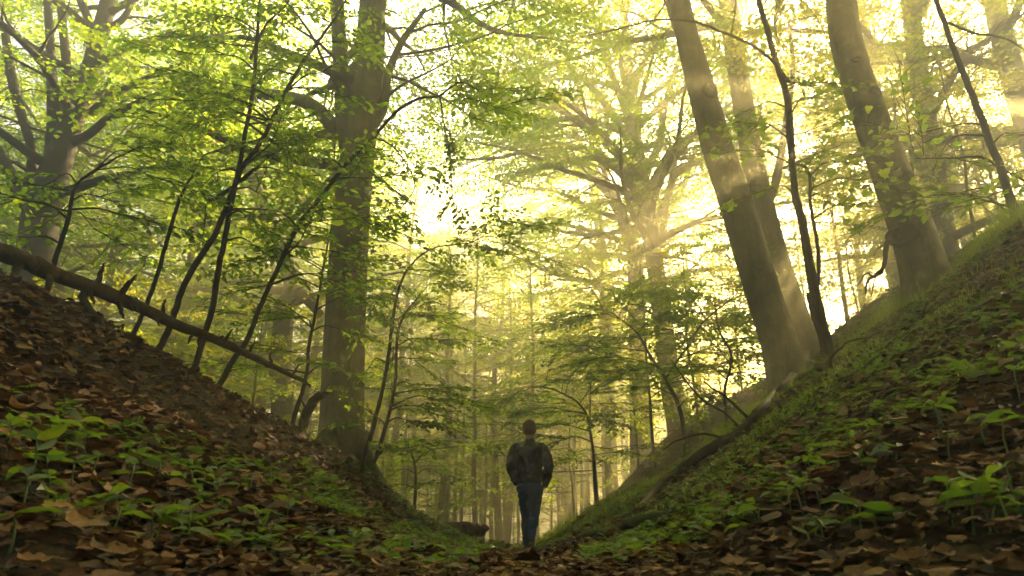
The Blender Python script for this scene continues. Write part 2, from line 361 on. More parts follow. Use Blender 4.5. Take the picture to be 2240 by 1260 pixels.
# ------------------------------------------------------------------ leaves, sprays and trees
TPL_FAR = (np.array([(0, 0, 0), (.42, -.33, .05), (1, 0, -.08), (.42, .33, .05)]), [np.array([(0, 1, 2), (0, 2, 3)])])
TPL_NEAR = (np.array([(0, 0, 0), (.33, 0, -.02), (.68, 0, -.05), (1.03, 0, -.15), (.26, -.27, .05), (.62, -.27, .02), (.26, .27, .05), (.62, .27, .02)]),
            [np.array([(0, 4, 1), (2, 5, 3), (0, 1, 6), (2, 3, 7)]), np.array([(1, 4, 5, 2), (1, 2, 7, 6)])])
_ma = np.array([(0, 0), (.12, -.22), (.02, -.42), (.28, -.36), (.42, -.52), (.52, -.26), (.72, -.24), (1.0, 0), (.72, .24), (.52, .26), (.42, .52), (.28, .36), (.02, .42), (.12, .22)])
TPL_MAPLE = (np.concatenate([np.c_[_ma, -.25 * _ma[:, 1] ** 2], [(.35, 0, 0)]]), [np.array([(14, k, (k + 1) % 14) for k in range(14)])])

def leaf_frame(rec):
    d = unit(rec[:, 3:6]); n = rec[:, 6:9]; s = unit(np.cross(n, d)); n = np.cross(d, s)
    return d, s, n
def leaf_geo(rec, tpl, rng=None):
    T, Fs = tpl; d, s, n = leaf_frame(rec); k = len(T)
    w = np.ones(len(rec)) if rng is None else rng.uniform(.8, 1.15, len(rec))
    c = np.ones(len(rec)) if rng is None else rng.uniform(-.5, 2.2, len(rec))
    V = rec[:, None, 0:3] + rec[:, 9, None, None] * (T[None, :, 0, None] * d[:, None] + (w[:, None] * T[None, :, 1])[..., None] * s[:, None] + (c[:, None] * T[None, :, 2])[..., None] * n[:, None])
    off = np.arange(len(rec))[:, None, None] * k
    return V.reshape(-1, 3), [(f[None] + off).reshape(-1, f.shape[1]) for f in Fs]

def make_spray(rng, spacing=0.085, size=0.112, L=1.0, tilt=.32):
    """A flat fan of twigs with alternate leaves, along +x: (leaf records, twig paths)."""
    rec, twigs = [], []
    def line(p0, ang, length, r):
        n = 4; pts = [np.array(p0, float)]; a = ang
        for k in range(n):
            a += rng.normal(0, .12); pts.append(pts[-1] + np.array((math.cos(a), math.sin(a), rng.normal(0, .05))) * length / n)
        pts = np.array(pts); pts[:, 2] -= .13 * np.maximum(pts[:, 0], 0) ** 2 * L
        twigs.append((pts, np.linspace(r, .0015, n + 1)))
        m = max(2, int(length / spacing)); side = rng.choice((-1, 1))
        for k in range(m + 1):
            u = (k + .6) / (m + .6) * n; i = min(int(u), n - 1); q = pts[i] + (pts[i + 1] - pts[i]) * (u - i)
            side = -side; la = a + side * rng.uniform(.5, 1.15) * (0.3 if k == m else 1)
            dr = (math.cos(la), math.sin(la), rng.normal(-.12, .22))
            nr = (rng.normal(0, tilt), rng.normal(0, tilt), 1)
            rec.append((*q, *dr, *nr, size * rng.uniform(.6, 1.15)))
        return pts
    main = line((0, 0, 0), 0, L, .006)
    sd = 1; 
    for f in np.arange(.12, .92, .13):
        sd = -sd; u = f * 4; i = int(u); q = main[i] + (main[i + 1] - main[i]) * (u - i)
        line(q, sd * rng.uniform(.6, 1.0), L * rng.uniform(.35, .55) * (1.05 - .7 * f), .004)
    return np.array(rec), twigs
_r = np.random.default_rng(5)
SPRAYS = [make_spray(_r) for _ in range(6)]
SPRAYS_NEAR = [make_spray(_r, .065, .088, .7, .6) for _ in range(6)]

def place_sprays(rng, spots, protos, wood=None, twig_sides=3):
    """spots: (k, 3 pos + 3 dir + scale).  Returns leaf records; twigs go to wood."""
    spots = np.asarray(spots, float)
    if not len(spots): return np.zeros((0, 10))
    x = unit(spots[:, 3:6]); up = np.array((0, 0, 1.0)) + rng.normal(0, .22, (len(x), 3))
    y = unit(np.cross(up, x)); z = np.cross(x, y)
    R = np.stack([x, y, z], -1); pick = rng.integers(0, len(protos), len(x)); out = []
    for k, (rec, tw) in enumerate(protos):
        m = pick == k
        if not m.any(): continue
        r, s, o = R[m], spots[m, 6], spots[m, :3]
        rot = lambda a: np.einsum('kij,nj->kni', r, a)
        pos = o[:, None] + s[:, None, None] * rot(rec[:, :3])
        q = np.concatenate([pos, rot(rec[:, 3:6]), rot(rec[:, 6:9]), np.repeat((s[:, None] ** .5 * rec[None, :, 9])[..., None], 1, 2)], -1)
        out.append(q.reshape(-1, 10))
        if wood is not None:
            tmp = MB()
            for pts, rad in tw[:1] if wood[1] == 'main' else tw: tmp.tube(pts[::2] if wood[1] == 'main' else pts, (rad[::2] if wood[1] == 'main' else rad) * 1.2, twig_sides)
            V = np.concatenate(tmp.V); W = o[:, None] + s[:, None, None] * rot(V)
            off = np.arange(len(o))[:, None, None] * len(V)
            wood[0].add(W.reshape(-1, 3), [(f[None] + off).reshape(-1, f.shape[1]) for f in tmp.F])
    return np.concatenate(out)

def bend(rng, p, az, el, L, n=6, el_end=None, wander=.12, zig=0.0):
    """A wandering branch path."""
    pts = [np.array(p, float)]; el_end = el if el_end is None else el_end
    for k in range(n):
        e = el + (el_end - el) * (k + 1) / n + rng.normal(0, wander); az += rng.normal(0, wander)
        pts.append(pts[-1] + np.array((math.cos(az) * math.cos(e), math.sin(az) * math.cos(e), math.sin(e))) * L / n)
    return np.array(pts)

def limb_with_sprays(rng, wood, spots, p0, az, el, L, r0, el_end, sub_step=.5, spray_step=.5, spray=1.0, sides=7, sub_len=.55, zmax=18.6, thin=1.0):
    pts = smooth_path(bend(rng, p0, az, el, L, 6, el_end, .13), 14)
    pts[:, 2] = np.minimum(pts[:, 2], zmax - .5)
    wood.tube(pts, np.linspace(r0, max(.008, r0 * .12), 14), sides)
    n = max(3, int(L / sub_step)); sd = rng.choice((-1, 1))
    for j in range(n):
        f = .22 + .76 * (j + rng.uniform(0, .8)) / n; i = min(int(f * 13), 12); q = pts[i] + (pts[i + 1] - pts[i]) * (f * 13 - i)
        d = pts[i + 1] - pts[i]; a0 = math.atan2(d[1], d[0]); sd = -sd
        l2 = L * sub_len * (1.08 - f) * rng.uniform(.6, 1.2) + .35
        b = bend(rng, q, a0 + sd * rng.uniform(.5, 1.1), rng.uniform(-.05, .45), l2, 4, rng.uniform(-.2, .15), .16)
        b[:, 2] = np.minimum(b[:, 2], zmax - .5)
        wood.tube(b, np.linspace(max(.007, r0 * (1 - f) * .45), .005, 5), 4)
        m = max(1, int(l2 / spray_step)); s2 = 1
        for k in range(m):
            u = (k + .7) / m * 3.9; c = min(int(u), 3); q2 = b[c] + (b[c + 1] - b[c]) * (u - c); d2 = b[c + 1] - b[c]; a2 = math.atan2(d2[1], d2[0]); s2 = -s2
            if rng.random() > thin: continue
            a2 += s2 * rng.uniform(.2, .8) * (k < m - 1)
            spots.append((*q2, math.cos(a2), math.sin(a2), rng.normal(-.05, .15), spray * rng.uniform(.75, 1.25)))
    d = pts[-1] - pts[-2]; spots.append((*pts[-1], *d, spray))

def spine_at(pts, rad, z):
    i = int(np.clip(np.searchsorted(pts[:, 2], z) - 1, 0, len(pts) - 2)); u = np.clip((z - pts[i, 2]) / (pts[i + 1, 2] - pts[i, 2] + 1e-6), 0, 1)
    return pts[i] + (pts[i + 1] - pts[i]) * u, rad[i] + (rad[i + 1] - rad[i]) * u

def crown_on(rng, wood, spots, pts, rad, z0, z1, R, n, el=(.35, .9), spray=1.0, az0=None, az_spread=None, thin=1.0, **kw):
    a = rng.uniform(0, 6.28)
    for i in range(n):
        u = (i + rng.uniform(.1, .9)) / n; z = z0 + (z1 - z0) * u; q, r = spine_at(pts, rad, z); a += 2.4 + rng.normal(0, .25)
        az = a if az0 is None else az0 + rng.uniform(-1, 1) * az_spread
        L = R * (.55 + .55 * math.sin(math.pi * min(u * .8 + .2, 1))) * rng.uniform(.75, 1.15)
        L = min(L, R * 1.1)
        limb_with_sprays(rng, wood, spots, q, az, rng.uniform(*el) * (.7 + .6 * u), L, min(r * .5, .028 * L + .012), rng.uniform(-.1, .2), spray=spray, thin=thin, **kw)

def trunk_from_px(px, d, top=None, below=.6):
    """px: [(x, y, width)] from the base up; returns spine points and radii, extended below ground and up to height top."""
    pts = [np.append(P(x, y, dd if len(q) else d), w / 2 * mpp(y, dd if len(q) else d)) for (x, y, w, *q) in px for dd in [(q[0] if q else d)]]
    pts = np.array(pts); below = max(below, (pts[0, 2] - float(zground(pts[:1, 0], pts[:1, 1])[0])) + .5)
    d0 = unit(unit(pts[0, :3] - pts[1, :3]) - np.array((0, 0, .8))); pts = np.concatenate([[np.append(pts[0, :3] + d0 * below, pts[0, 3] * 1.12)], pts])
    if top is not None:
        d1 = pts[-1, :3] - pts[-3, :3]; d1 = unit(unit(d1) + np.array((0, 0, .6))); z = pts[-1, 2]; k = 4
        st = pts[-1].copy(); H = top - z
        for j in range(1, k + 1):
            d1 = unit(d1 + np.array((0, 0, .15))); st = np.append(st[:3] + d1 * H / k / d1[2], pts[-1, 3] * 0 + st[3]); s2 = st.copy(); s2[3] = st[3] * (1 - .8 * j / k) + .02
            pts = np.concatenate([pts, [s2]])
    n = max(12, int(np.linalg.norm(np.diff(pts[:, :3], axis=0), axis=1).sum() / .22))
    s = smooth_path(pts, min(n, 90))
    return s[:, :3], np.maximum(s[:, 3], .004)

def finish_tree(root, wood, rec, wood_mat, leaf_mat, tpl=TPL_FAR, rng=None, stem_name='trunk', leaf_name='crown'):
    o = np.array(root.location)
    if wood.n:
        wood.V = [v - o for v in wood.V]; wood.build(stem_name, wood_mat, root)
    if rec is not None and len(rec):
        rec = rec.copy(); rec[:, :3] -= o
        V, F = leaf_geo(rec, tpl, rng)
        link(leaf_name, mesh_from(leaf_name, V, F, False), leaf_mat, root)
    return root

def base_flare(k=5, amp=.25, h=.14, ph=0.3):
    return lambda a, z: 1 + np.exp(-z / h) * (.08 + amp * 1.5 * np.sin(k * a + ph) + amp * .5 * np.sin((k - 2) * a + 2 * ph))

def clip_rec(rec, zmax=19.0, ymin=None):
    m = rec[:, 2] < zmax
    return rec[m]

# ---- the big beech by the left bank
rng = np.random.default_rng(11)
def big_tree(name, label, px, d, top, seed, crown, flare=None, extras=(), leaf='leaf', bark='bark', sides=28, lump=.035, cat='tree', group=None, bole=()):
    rng = np.random.default_rng(seed)
    pts, rad = trunk_from_px(px, d, top)
    wood = MB(); spots = []
    wood.tube(pts, rad, sides, lump, rng, flare)
    for ex in extras:                                   # further stems and limbs drawn from the photograph
        q = np.array([np.append(P(x, y, dd[0] if dd else d), w / 2 * mpp(y, dd[0] if dd else d)) for (x, y, w, *dd) in ex['px']])
        s = smooth_path(q, ex.get('n', 26)); wood.tube(s[:, :3], np.maximum(s[:, 3], .008), ex.get('sides', 12), .03, rng)
        if ex.get('sprays'):
            for f in np.linspace(.35, 1, ex['sprays']):
                i = int(f * (len(s) - 2)); dv = s[i + 1, :3] - s[i, :3]
                limb_with_sprays(rng, wood, spots, s[i, :3], math.atan2(dv[1], dv[0]) + rng.uniform(-1.2, 1.2), rng.uniform(.1, .7), rng.uniform(1.2, 2.6), min(s[i, 3] * .5, .03), 0, sides=5)
    for c in crown: crown_on(rng, wood, spots, pts, rad, **c)
    rec = clip_rec(place_sprays(rng, spots, SPRAYS, (wood, 'main')))
    root = empty(name, pts[np.argmin(np.abs(pts[:, 2] - zground(pts[:1, 0], pts[:1, 1])[0]))]); tag(root, label, cat, group)
    finish_tree(root, wood, rec, M[bark], M[leaf])
    for (x, y, w, h) in bole:                           # old branch scars: a raised rim round a sunken eye
        i = int(np.argmin([np.hypot(*(np.array(project(p)) - (x, y))) for p in pts])); m = mpp(y, d); R = max(rad[i], .05)
        c0 = pts[i]; off = P(x, y, c0[1]) - c0; lat = np.clip(off[0], -R * .85, R * .85); front = math.sqrt(R * R - lat * lat)
        ring = []; a = np.arange(18) / 18 * 2 * math.pi; prof = [(1.5, -.25), (1.2, .12), (1.0, .28), (.75, .10), (.45, -.12), (.0, -.10)]
        for rr, zz in prof:
            u, v = np.cos(a) * rr * w * m / 2 * (1 + .1 * np.sin(3 * a + x)), np.sin(a) * rr * h * m / 2
            X = np.clip(lat + u, -R * .98, R * .98); ring.append(np.stack([c0[0] + lat + u, c0[1] - np.sqrt(R * R - X * X) - zz * w * m * .35, c0[2] + off[2] + v], -1))
        V = np.concatenate(ring) - np.array(root.location); n = len(prof); ii = np.arange(n - 1)[:, None] * 18; j = np.arange(18)[None]; k = (j + 1) % 18
        link('branch_scar', mesh_from('branch_scar', V, [np.stack([ii + j, ii + 18 + j, ii + 18 + k, ii + k], -1).reshape(-1, 4)]), M['bark_dark' if w > 14 else bark], root)
    return root
def project(p):
    x, y, z = p; z = z - CZ; dep = y * cp + z * sp; return 1120 + FPX * x / dep, 630 - FPX * (-y * sp + z * cp) / dep

big_tree('beech_tree', 'thick smooth grey beech trunk standing upright on the left bank, dark side stem forking off',
         [(742, 985, 112), (745, 930, 97), (750, 800, 90), (760, 600, 84), (772, 420, 76), (793, 260, 68), (808, 130, 62), (817, 0, 57)], 9.0, 17.5, 21,
         [dict(z0=8.0, z1=16.5, R=5.0, n=22), dict(z0=5.0, z1=8.5, R=3.4, n=9, el=(.2, .6), az0=2.4, az_spread=1.0)], base_flare(5, .2, .07),
         [dict(px=[(762, 330, 40), (752, 250, 38), (748, 180, 36), (742, 90, 32), (735, -40, 28)], sprays=3),
          dict(px=[(800, 300, 26), (838, 235, 22), (850, 160, 18), (880, 90, 14), (930, 20, 9)], sprays=5),
          dict(px=[(735, 285, 34, 9.2), (690, 235, 30, 9.6), (640, 215, 27, 10), (560, 205, 24, 10.5), (490, 200, 18, 11), (430, 180, 10, 11.5)], sprays=6)])
# roots of that tree running down the bank
def root_on_bank(path, r0, sides=9, mat='moss', name='root', parent=None, seed=3):
    rng = np.random.default_rng(seed); q = np.array([P(*p) for p in path]); s = smooth_path(q, 24)
    s += rng.normal(0, .01, s.shape); b = MB(); b.tube(s, np.linspace(r0, .012, 24), sides, .12, rng)
    o = b.build(name, M[mat], parent)
    if parent is not None: o.matrix_parent_inverse = Matrix.Translation(-Vector(parent.location))
    return o
BEECH = bpy.data.objects['beech_tree']
root_on_bank([(770, 930, 8.7), (790, 985, 8.6), (815, 1030, 8.7), (838, 1075, 9.0), (862, 1112, 9.3)], .15, 10, 'moss', 'root', BEECH, 3)
root_on_bank([(720, 950, 8.7), (735, 1000, 8.4), (775, 1035, 8.2), (820, 1090, 8.3)], .11, 9, 'moss', 'root', BEECH, 4)
root_on_bank([(790, 985, 9.0), (812, 1020, 9.0), (838, 1050, 9.2), (850, 1095, 9.6)], .12, 9, 'bark_dark', 'root', BEECH, 5)
root_on_bank([(705, 960, 8.7), (690, 985, 8.3), (650, 1000, 7.9)], .09, 8, 'moss', 'root', BEECH, 6)
root_on_bank([(815, 1050, 8.8), (845, 1075, 9.0), (868, 1105, 9.2), (880, 1118, 9.3)], .022, 6, 'bark_dark', 'root', BEECH, 7)

# ---- the leaning trunks on the right bank
big_tree('beech_tree', 'pale grey beech trunk leaning left on the right bank, foremost of two close together',
         [(1724, 838, 88), (1708, 760, 79), (1683, 680, 75), (1645, 560, 73), (1604, 430, 70), (1565, 310, 66), (1522, 150, 56), (1492, 30, 47)], 8.5, 17.0, 22,
         [dict(z0=8.2, z1=16, R=4.8, n=17)], base_flare(4, .12, .05, 1.0), bole=[(1505, 140, 13, 17), (1545, 215, 30, 34), (1652, 600, 9, 7), (1610, 480, 10, 8), (1690, 700, 12, 9)])
big_tree('beech_tree', 'misty beech trunk standing close behind the foremost leaning trunk on the right',
         [(1768, 778, 66), (1744, 700, 58), (1710, 600, 54), (1676, 480, 50), (1642, 330, 46), (1615, 160, 43), (1592, 0, 40)], 12.0, 18.0, 23,
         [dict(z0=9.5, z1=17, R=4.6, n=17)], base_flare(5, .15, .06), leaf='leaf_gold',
         extras=[dict(px=[(1662, 470, 16, 12.0), (1690, 420, 19, 12.2), (1708, 340, 17, 12.5), (1722, 250, 14, 12.8), (1735, 150, 11, 13), (1725, 40, 8, 13)], sprays=5)])
big_tree('beech_tree', 'stout grey beech trunk with old branch scars on the grassy right bank',
         [(2045, 660, 132), (2026, 600, 100), (2000, 520, 88), (1963, 420, 80), (1924, 310, 74), (1880, 190, 67), (1852, 90, 66), (1838, 0, 62), (1838, -40, 58)], 7.4, 16.5, 24,
         [dict(z0=8.0, z1=15.5, R=4.6, n=16)], base_flare(5, .12, .05, 2.0), leaf='leaf_gold', bole=[(1902, 220, 30, 22), (1943, 397, 28, 20), (1972, 405, 18, 22), (1958, 522, 38, 34), (1890, 320, 14, 20), (1860, 150, 16, 12)])
big_tree('beech_tree', 'hazy slender beech trunk right of the stout scarred trunk',
         [(2070, 540, 48), (2055, 450, 44), (2040, 350, 42), (2022, 240, 40), (2003, 120, 38), (1992, 20, 34)], 14.0, 17.5, 25,
         [dict(z0=5.5, z1=17, R=3.8, n=20)], leaf='leaf_gold', sides=16)
big_tree('beech_tree', 'hazy leaning beech trunk in the upper right corner',
         [(2330, 520, 62), (2275, 350, 56), (2240, 240, 50), (2205, 130, 46), (2180, 30, 42), (2170, -30, 40)], 12.0, 17.0, 26,
         [dict(z0=7.0, z1=16.5, R=4.0, n=18)], leaf='leaf_gold', sides=16)
big_tree('beech_tree', 'thin pale trunk left of the stout scarred trunk where the bank meets bright sky',
         [(1960, 630, 30), (1948, 560, 26), (1940, 480, 24), (1925, 330, 22), (1915, 200, 20)], 17.0, 17.5, 27,
         [dict(z0=7.0, z1=17, R=3.6, n=16)], leaf='leaf_gold', sides=12)

# ---- the many-branched trees in the sunbeams
big_tree('branchy_beech', 'tall many-branched beech with fanning limbs in the sunbeams, centre of the hollow',
         [(1490, 930, 58), (1470, 850, 48), (1452, 720, 42), (1436, 600, 37), (1418, 480, 36), (1400, 380, 34), (1386, 300, 33), (1378, 200, 28), (1372, 120, 23), (1366, 40, 17)], 18.0, 17.9, 31,
         [dict(z0=7.5, z1=16.5, R=5.2, n=32, el=(.3, 1.0), spray=1.15)], base_flare(5, .15, .05),
         [dict(px=[(1395, 420, 23), (1350, 370, 19), (1290, 330, 16), (1200, 320, 12), (1090, 345, 7), (980, 350, 4)], sprays=10),
          dict(px=[(1390, 340, 19), (1340, 250, 16), (1270, 170, 12), (1180, 130, 9), (1090, 110, 5)], sprays=10),
          dict(px=[(1385, 280, 19), (1345, 180, 16), (1310, 80, 12), (1290, -20, 9)], sprays=7),
          dict(px=[(1380, 260, 17), (1395, 170, 14), (1430, 80, 11), (1440, 0, 8)], sprays=6),
          dict(px=[(1402, 390, 22), (1440, 320, 17), (1455, 230, 14), (1490, 120, 11), (1530, 60, 7)], sprays=7),
          dict(px=[(1410, 440, 20), (1360, 350, 17), (1290, 280, 12), (1190, 230, 9), (1060, 210, 5)], sprays=10),
          dict(px=[(1404, 400, 16), (1330, 320, 14), (1250, 260, 9), (1170, 180, 6), (1130, 60, 4)], sprays=8),
          dict(px=[(1445, 470, 19), (1470, 400, 17), (1480, 330, 14), (1530, 290, 9), (1560, 240, 6)], sprays=7),
          dict(px=[(1448, 560, 12), (1470, 538, 9), (1500, 535, 5)], n=10),
          dict(px=[(1466, 640, 12), (1490, 605, 9), (1510, 590, 5)], n=10),
          dict(px=[(1448, 540, 17), (1455, 470, 14), (1475, 390, 11), (1540, 350, 7)], sprays=4)])
big_tree('branchy_beech', 'misty forked beech just left of the tall many-branched one, limbs arching over the hollow',
         [(1400, 900, 44), (1395, 740, 37), (1392, 640, 34), (1388, 560, 31), (1370, 500, 28), (1345, 440, 25), (1310, 390, 22), (1275, 330, 17), (1240, 240, 12)], 21.0, None, 32,
         [dict(z0=7.0, z1=12, R=4.8, n=20, el=(.3, .7))], base_flare(5, .15, .05),
         [dict(px=[(1390, 580, 25), (1420, 540, 22), (1450, 480, 19), (1490, 420, 14), (1520, 330, 9)], sprays=8),
          dict(px=[(1345, 440, 19), (1280, 370, 16), (1210, 330, 12), (1130, 320, 9), (1040, 350, 5), (960, 380, 3)], sprays=11),
          dict(px=[(1370, 500, 17), (1330, 420, 14), (1320, 350, 11), (1290, 270, 7)], sprays=6)])
big_tree('branchy_beech', 'slim misty beech left of the forked one with low drooping side branches',
         [(1330, 900, 31), (1328, 760, 28), (1322, 620, 25), (1312, 500, 23), (1300, 420, 20), (1296, 330, 16), (1300, 240, 12)], 25.0, 18.3, 33,
         [dict(z0=5.5, z1=17, R=4.4, n=22, el=(.1, .6))], None,
         [dict(px=[(1310, 480, 12), (1260, 445, 9), (1200, 440, 7), (1150, 470, 4)], sprays=7),
          dict(px=[(1318, 560, 12), (1260, 540, 9), (1200, 570, 5), (1150, 610, 3)], sprays=7)])

# ---- the forked tree at the far left and trees behind the left bank
big_tree('forked_beech', 'dark multi-stemmed beech in the upper left corner behind the bank',
         [(80, 700, 102), (82, 560, 78), (95, 450, 71), (118, 380, 60), (145, 300, 49), (175, 220, 42), (205, 130, 37), (225, 50, 34), (245, -40, 29)], 12.0, 17.5, 34,
         [dict(z0=6.0, z1=16.5, R=4.4, n=27)], None,
         [dict(px=[(100, 440, 41), (112, 360, 31), (118, 250, 26), (112, 150, 20), (108, 60, 17), (100, -40, 14)], sprays=3),
          dict(px=[(95, 470, 42), (70, 420, 34), (70, 330, 20), (40, 230, 20), (22, 150, 19), (10, 60, 15)], sprays=3),
          dict(px=[(125, 350, 31), (140, 250, 26), (146, 160, 20), (138, 60, 17), (130, -40, 14)], sprays=3),
          dict(px=[(80, 480, 34), (40, 420, 26), (10, 350, 20), (-40, 280, 17)], sprays=2),
          dict(px=[(195, 250, 20), (245, 210, 16), (300, 180, 12), (345, 160, 8), (420, 130, 4)], sprays=6),
          dict(px=[(200, 110, 22), (195, 50, 19), (175, 0, 15), (160, -50, 12)], sprays=2),
          dict(px=[(238, 60, 15), (270, 40, 14), (290, 0, 10), (310, -50, 7)], sprays=3)], bark='bark_dark', sides=20)
big_tree('leaning_beech', 'pale hazy leaning beech trunk behind the thin saplings on the left bank',
         [(618, 900, 50), (612, 800, 46), (622, 690, 44), (640, 620, 40), (605, 520, 36), (572, 440, 32), (545, 370, 28), (520, 290, 22), (505, 200, 16)], 17.0, 15.5, 35,
         [dict(z0=5.0, z1=15, R=4.2, n=20)], None,
         [dict(px=[(640, 630, 30), (680, 660, 26), (700, 690, 20)], n=10),
          dict(px=[(610, 530, 20), (640, 440, 16), (660, 350, 12), (690, 280, 8)], sprays=5)], sides=16)
# ------------------------------------------------------------------ trees further off: a few kinds, each copied with its parts
def make_kind(seed, H, R, z0, n, r, leaf, lean=.05, spray=1.25, el=(.2, .8), forks=0, thin=1.0, **kw):
    rng = np.random.default_rng(seed)
    k = 9; pts = np.zeros((k, 3)); pts[:, 2] = np.linspace(-.8, H, k); w = np.cumsum(rng.normal(0, lean * H / k * 1.2, (k, 2)), 0); pts[:, :2] = w - w[0]
    s = smooth_path(np.c_[pts, np.linspace(r, r * .18, k)], 40); wood = MB(); spots = []
    wood.tube(s[:, :3], s[:, 3], 12, .04, rng)
    for f in range(forks):
        q, rr = spine_at(s[:, :3], s[:, 3], H * rng.uniform(.3, .5)); b = smooth_path(bend(rng, q, rng.uniform(0, 6.28), 1.05, H * .45, 6, 1.3, .1), 24)
        b[:, 2] = np.minimum(b[:, 2], H)
        wood.tube(b, np.linspace(rr * .6, rr * .12, 24), 9, .03, rng)
        crown_on(rng, wood, spots, b, np.linspace(rr * .6, rr * .12, 24), b[6, 2], b[-1, 2], R * .7, n // 3, el, spray, thin=thin)
    crown_on(rng, wood, spots, s[:, :3], s[:, 3], z0, H * .97, R, n, el, spray, zmax=H + .4, thin=thin, **kw)
    rec = place_sprays(rng, spots, SPRAYS, (wood, 'main'))
    V, F = leaf_geo(rec, TPL_FAR, rng)
    tm = wood.mesh('trunk'); tm.materials.append(M['bark'])
    cm = mesh_from('crown', V, F, False); cm.materials.append(M[leaf])
    return tm, cm
def put(kind, name, label, cat, group, x, y, rz, s=1.0, sz=None, sink=.0, top=18.7):
    tm, cm = kind
    z = float(zground([x], [y])[0]) - sink
    root = empty(name, (x, y, z)); root.rotation_euler = (0, 0, rz); sz = sz or s
    hmax = max(v[2] for v in cm_bounds(cm)); sz = min(sz, (top - z) / hmax)
    root.scale = (s, s, sz)
    link('trunk', tm, None, root); link('crown', cm, None, root)
    return tag(root, label, cat, group)
_cb = {}
def cm_bounds(cm):
    if cm.name not in _cb:
        a = np.empty(len(cm.vertices) * 3, np.float32); cm.vertices.foreach_get('co', a); a = a.reshape(-1, 3); _cb[cm.name] = [a.min(0), a.max(0)]
    return _cb[cm.name]

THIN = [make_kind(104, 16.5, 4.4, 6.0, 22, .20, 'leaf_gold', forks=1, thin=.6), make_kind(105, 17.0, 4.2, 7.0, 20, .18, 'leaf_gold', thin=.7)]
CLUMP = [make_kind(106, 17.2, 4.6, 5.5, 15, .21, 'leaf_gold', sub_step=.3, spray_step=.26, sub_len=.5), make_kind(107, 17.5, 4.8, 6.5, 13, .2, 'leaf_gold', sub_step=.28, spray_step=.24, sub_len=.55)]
FULL = [make_kind(101, 17.5, 5.0, 3.2, 34, .24, 'leaf', forks=1), make_kind(102, 17, 4.8, 4.0, 32, .22, 'leaf_gold', forks=1), make_kind(103, 17.8, 4.6, 5.0, 30, .20, 'leaf')]
POLE = [make_kind(111, 10, 1.8, 3.5, 18, .10, 'leaf', .03), make_kind(112, 9, 1.7, 3.0, 17, .08, 'leaf_gold', .04), make_kind(113, 11, 1.9, 4.5, 16, .12, 'leaf', .03)]
UNDER = [make_kind(121, 4.6, 2.2, .9, 15, .04, 'leaf', .05, .9, (-.05, .4)), make_kind(122, 6.0, 2.5, 1.4, 17, .05, 'leaf_gold', .05, .95, (0, .5)), make_kind(123, 3.4, 1.7, .7, 12, .03, 'leaf', .06, .8, (-.1, .3))]

rng = np.random.default_rng(77)
def at(px, d): return (px - 1120) / FPX * d * 1.02, d
# broad crowned trees standing behind the banks, from left to right
LEFT_SPOTS = [(60, 15.5, 2), (-60, 22, 0), (-150, 17, 0), (230, 18, 2), (420, 22, 0), (330, 30, 1), (60, 27, 2), (560, 27, 0), (700, 24, 2), (820, 31, 1), (480, 36, 2), (-250, 26, 0)]
for px, d, k in LEFT_SPOTS:
    x, y = at(px, d); put(FULL[k], 'broad_beech', 'leafy beech standing in the haze behind the left bank', 'tree', 'leafy trees behind the left bank', x, y, rng.uniform(0, 6.28), rng.uniform(.85, 1.1))
RIGHT_SPOTS = [(1900, 23, 3), (2190, 20, 2), (2060, 30, 3), (2200, 34, 3), (2350, 24, 3)]
for px, d, k in RIGHT_SPOTS:
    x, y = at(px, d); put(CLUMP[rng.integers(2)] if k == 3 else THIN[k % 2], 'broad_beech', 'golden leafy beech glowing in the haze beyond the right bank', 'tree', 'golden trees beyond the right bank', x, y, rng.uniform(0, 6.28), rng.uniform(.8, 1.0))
MID_SPOTS = [(975, 31, 1), (1165, 33, 0), (1090, 28, 1), (870, 26, 0), (1230, 36, 0), (830, 36, 1), (905, 33, 0), (1100, 40, 1)]
for px, d, k in MID_SPOTS:
    x, y = at(px, d); put(THIN[k % 2], 'broad_beech', 'leafy beech fading into the mist at the end of the hollow', 'tree', 'misty trees at the end of the hollow', x, y, rng.uniform(0, 6.28), rng.uniform(.85, 1.1))
# thin poles in the misty hollow beyond the walker
for i in range(46):
    px = rng.uniform(820, 1330) if i < 38 else rng.uniform(1330, 1560); d = rng.uniform(21, 42)
    x, y = at(px, d); put(POLE[rng.integers(3)], 'slender_tree', 'thin straight tree among many in the misty hollow ahead of the walker', 'tree', 'thin trees in the misty hollow', x, y, rng.uniform(0, 6.28), rng.uniform(.7, 1.15), 1.0)
for i in range(12):
    px = rng.uniform(1560, 2300); d = rng.uniform(17, 32)
    x, y = at(px, d); put(POLE[1 if rng.random() < .7 else 0], 'slender_tree', 'thin golden-leaved tree on the bright slope beyond the right bank', 'tree', 'thin trees beyond the right bank', x, y, rng.uniform(0, 6.28), rng.uniform(.7, 1.0), 1.0)
for i in range(16):
    px = rng.uniform(-50, 720); d = rng.uniform(18, 36)
    x, y = at(px, d); put(POLE[rng.integers(3)], 'slender_tree', 'thin leafy tree in the bright haze behind the left bank', 'tree', 'thin trees behind the left bank', x, y, rng.uniform(0, 6.28), rng.uniform(.7, 1.1), 1.0)
# the low dense edge of the wood behind them
for i in range(34):
    px = 620 + i * 32 + rng.uniform(-20, 20); d = rng.uniform(36, 50)
    x, y = at(px, d); put(UNDER[i % 2], 'young_beech', 'low bushy beech at the misty far edge of the wood', 'tree', 'bushy trees at the far edge of the wood', x, y, rng.uniform(0, 6.28), rng.uniform(1.2, 1.5), rng.uniform(1.3, 1.8))
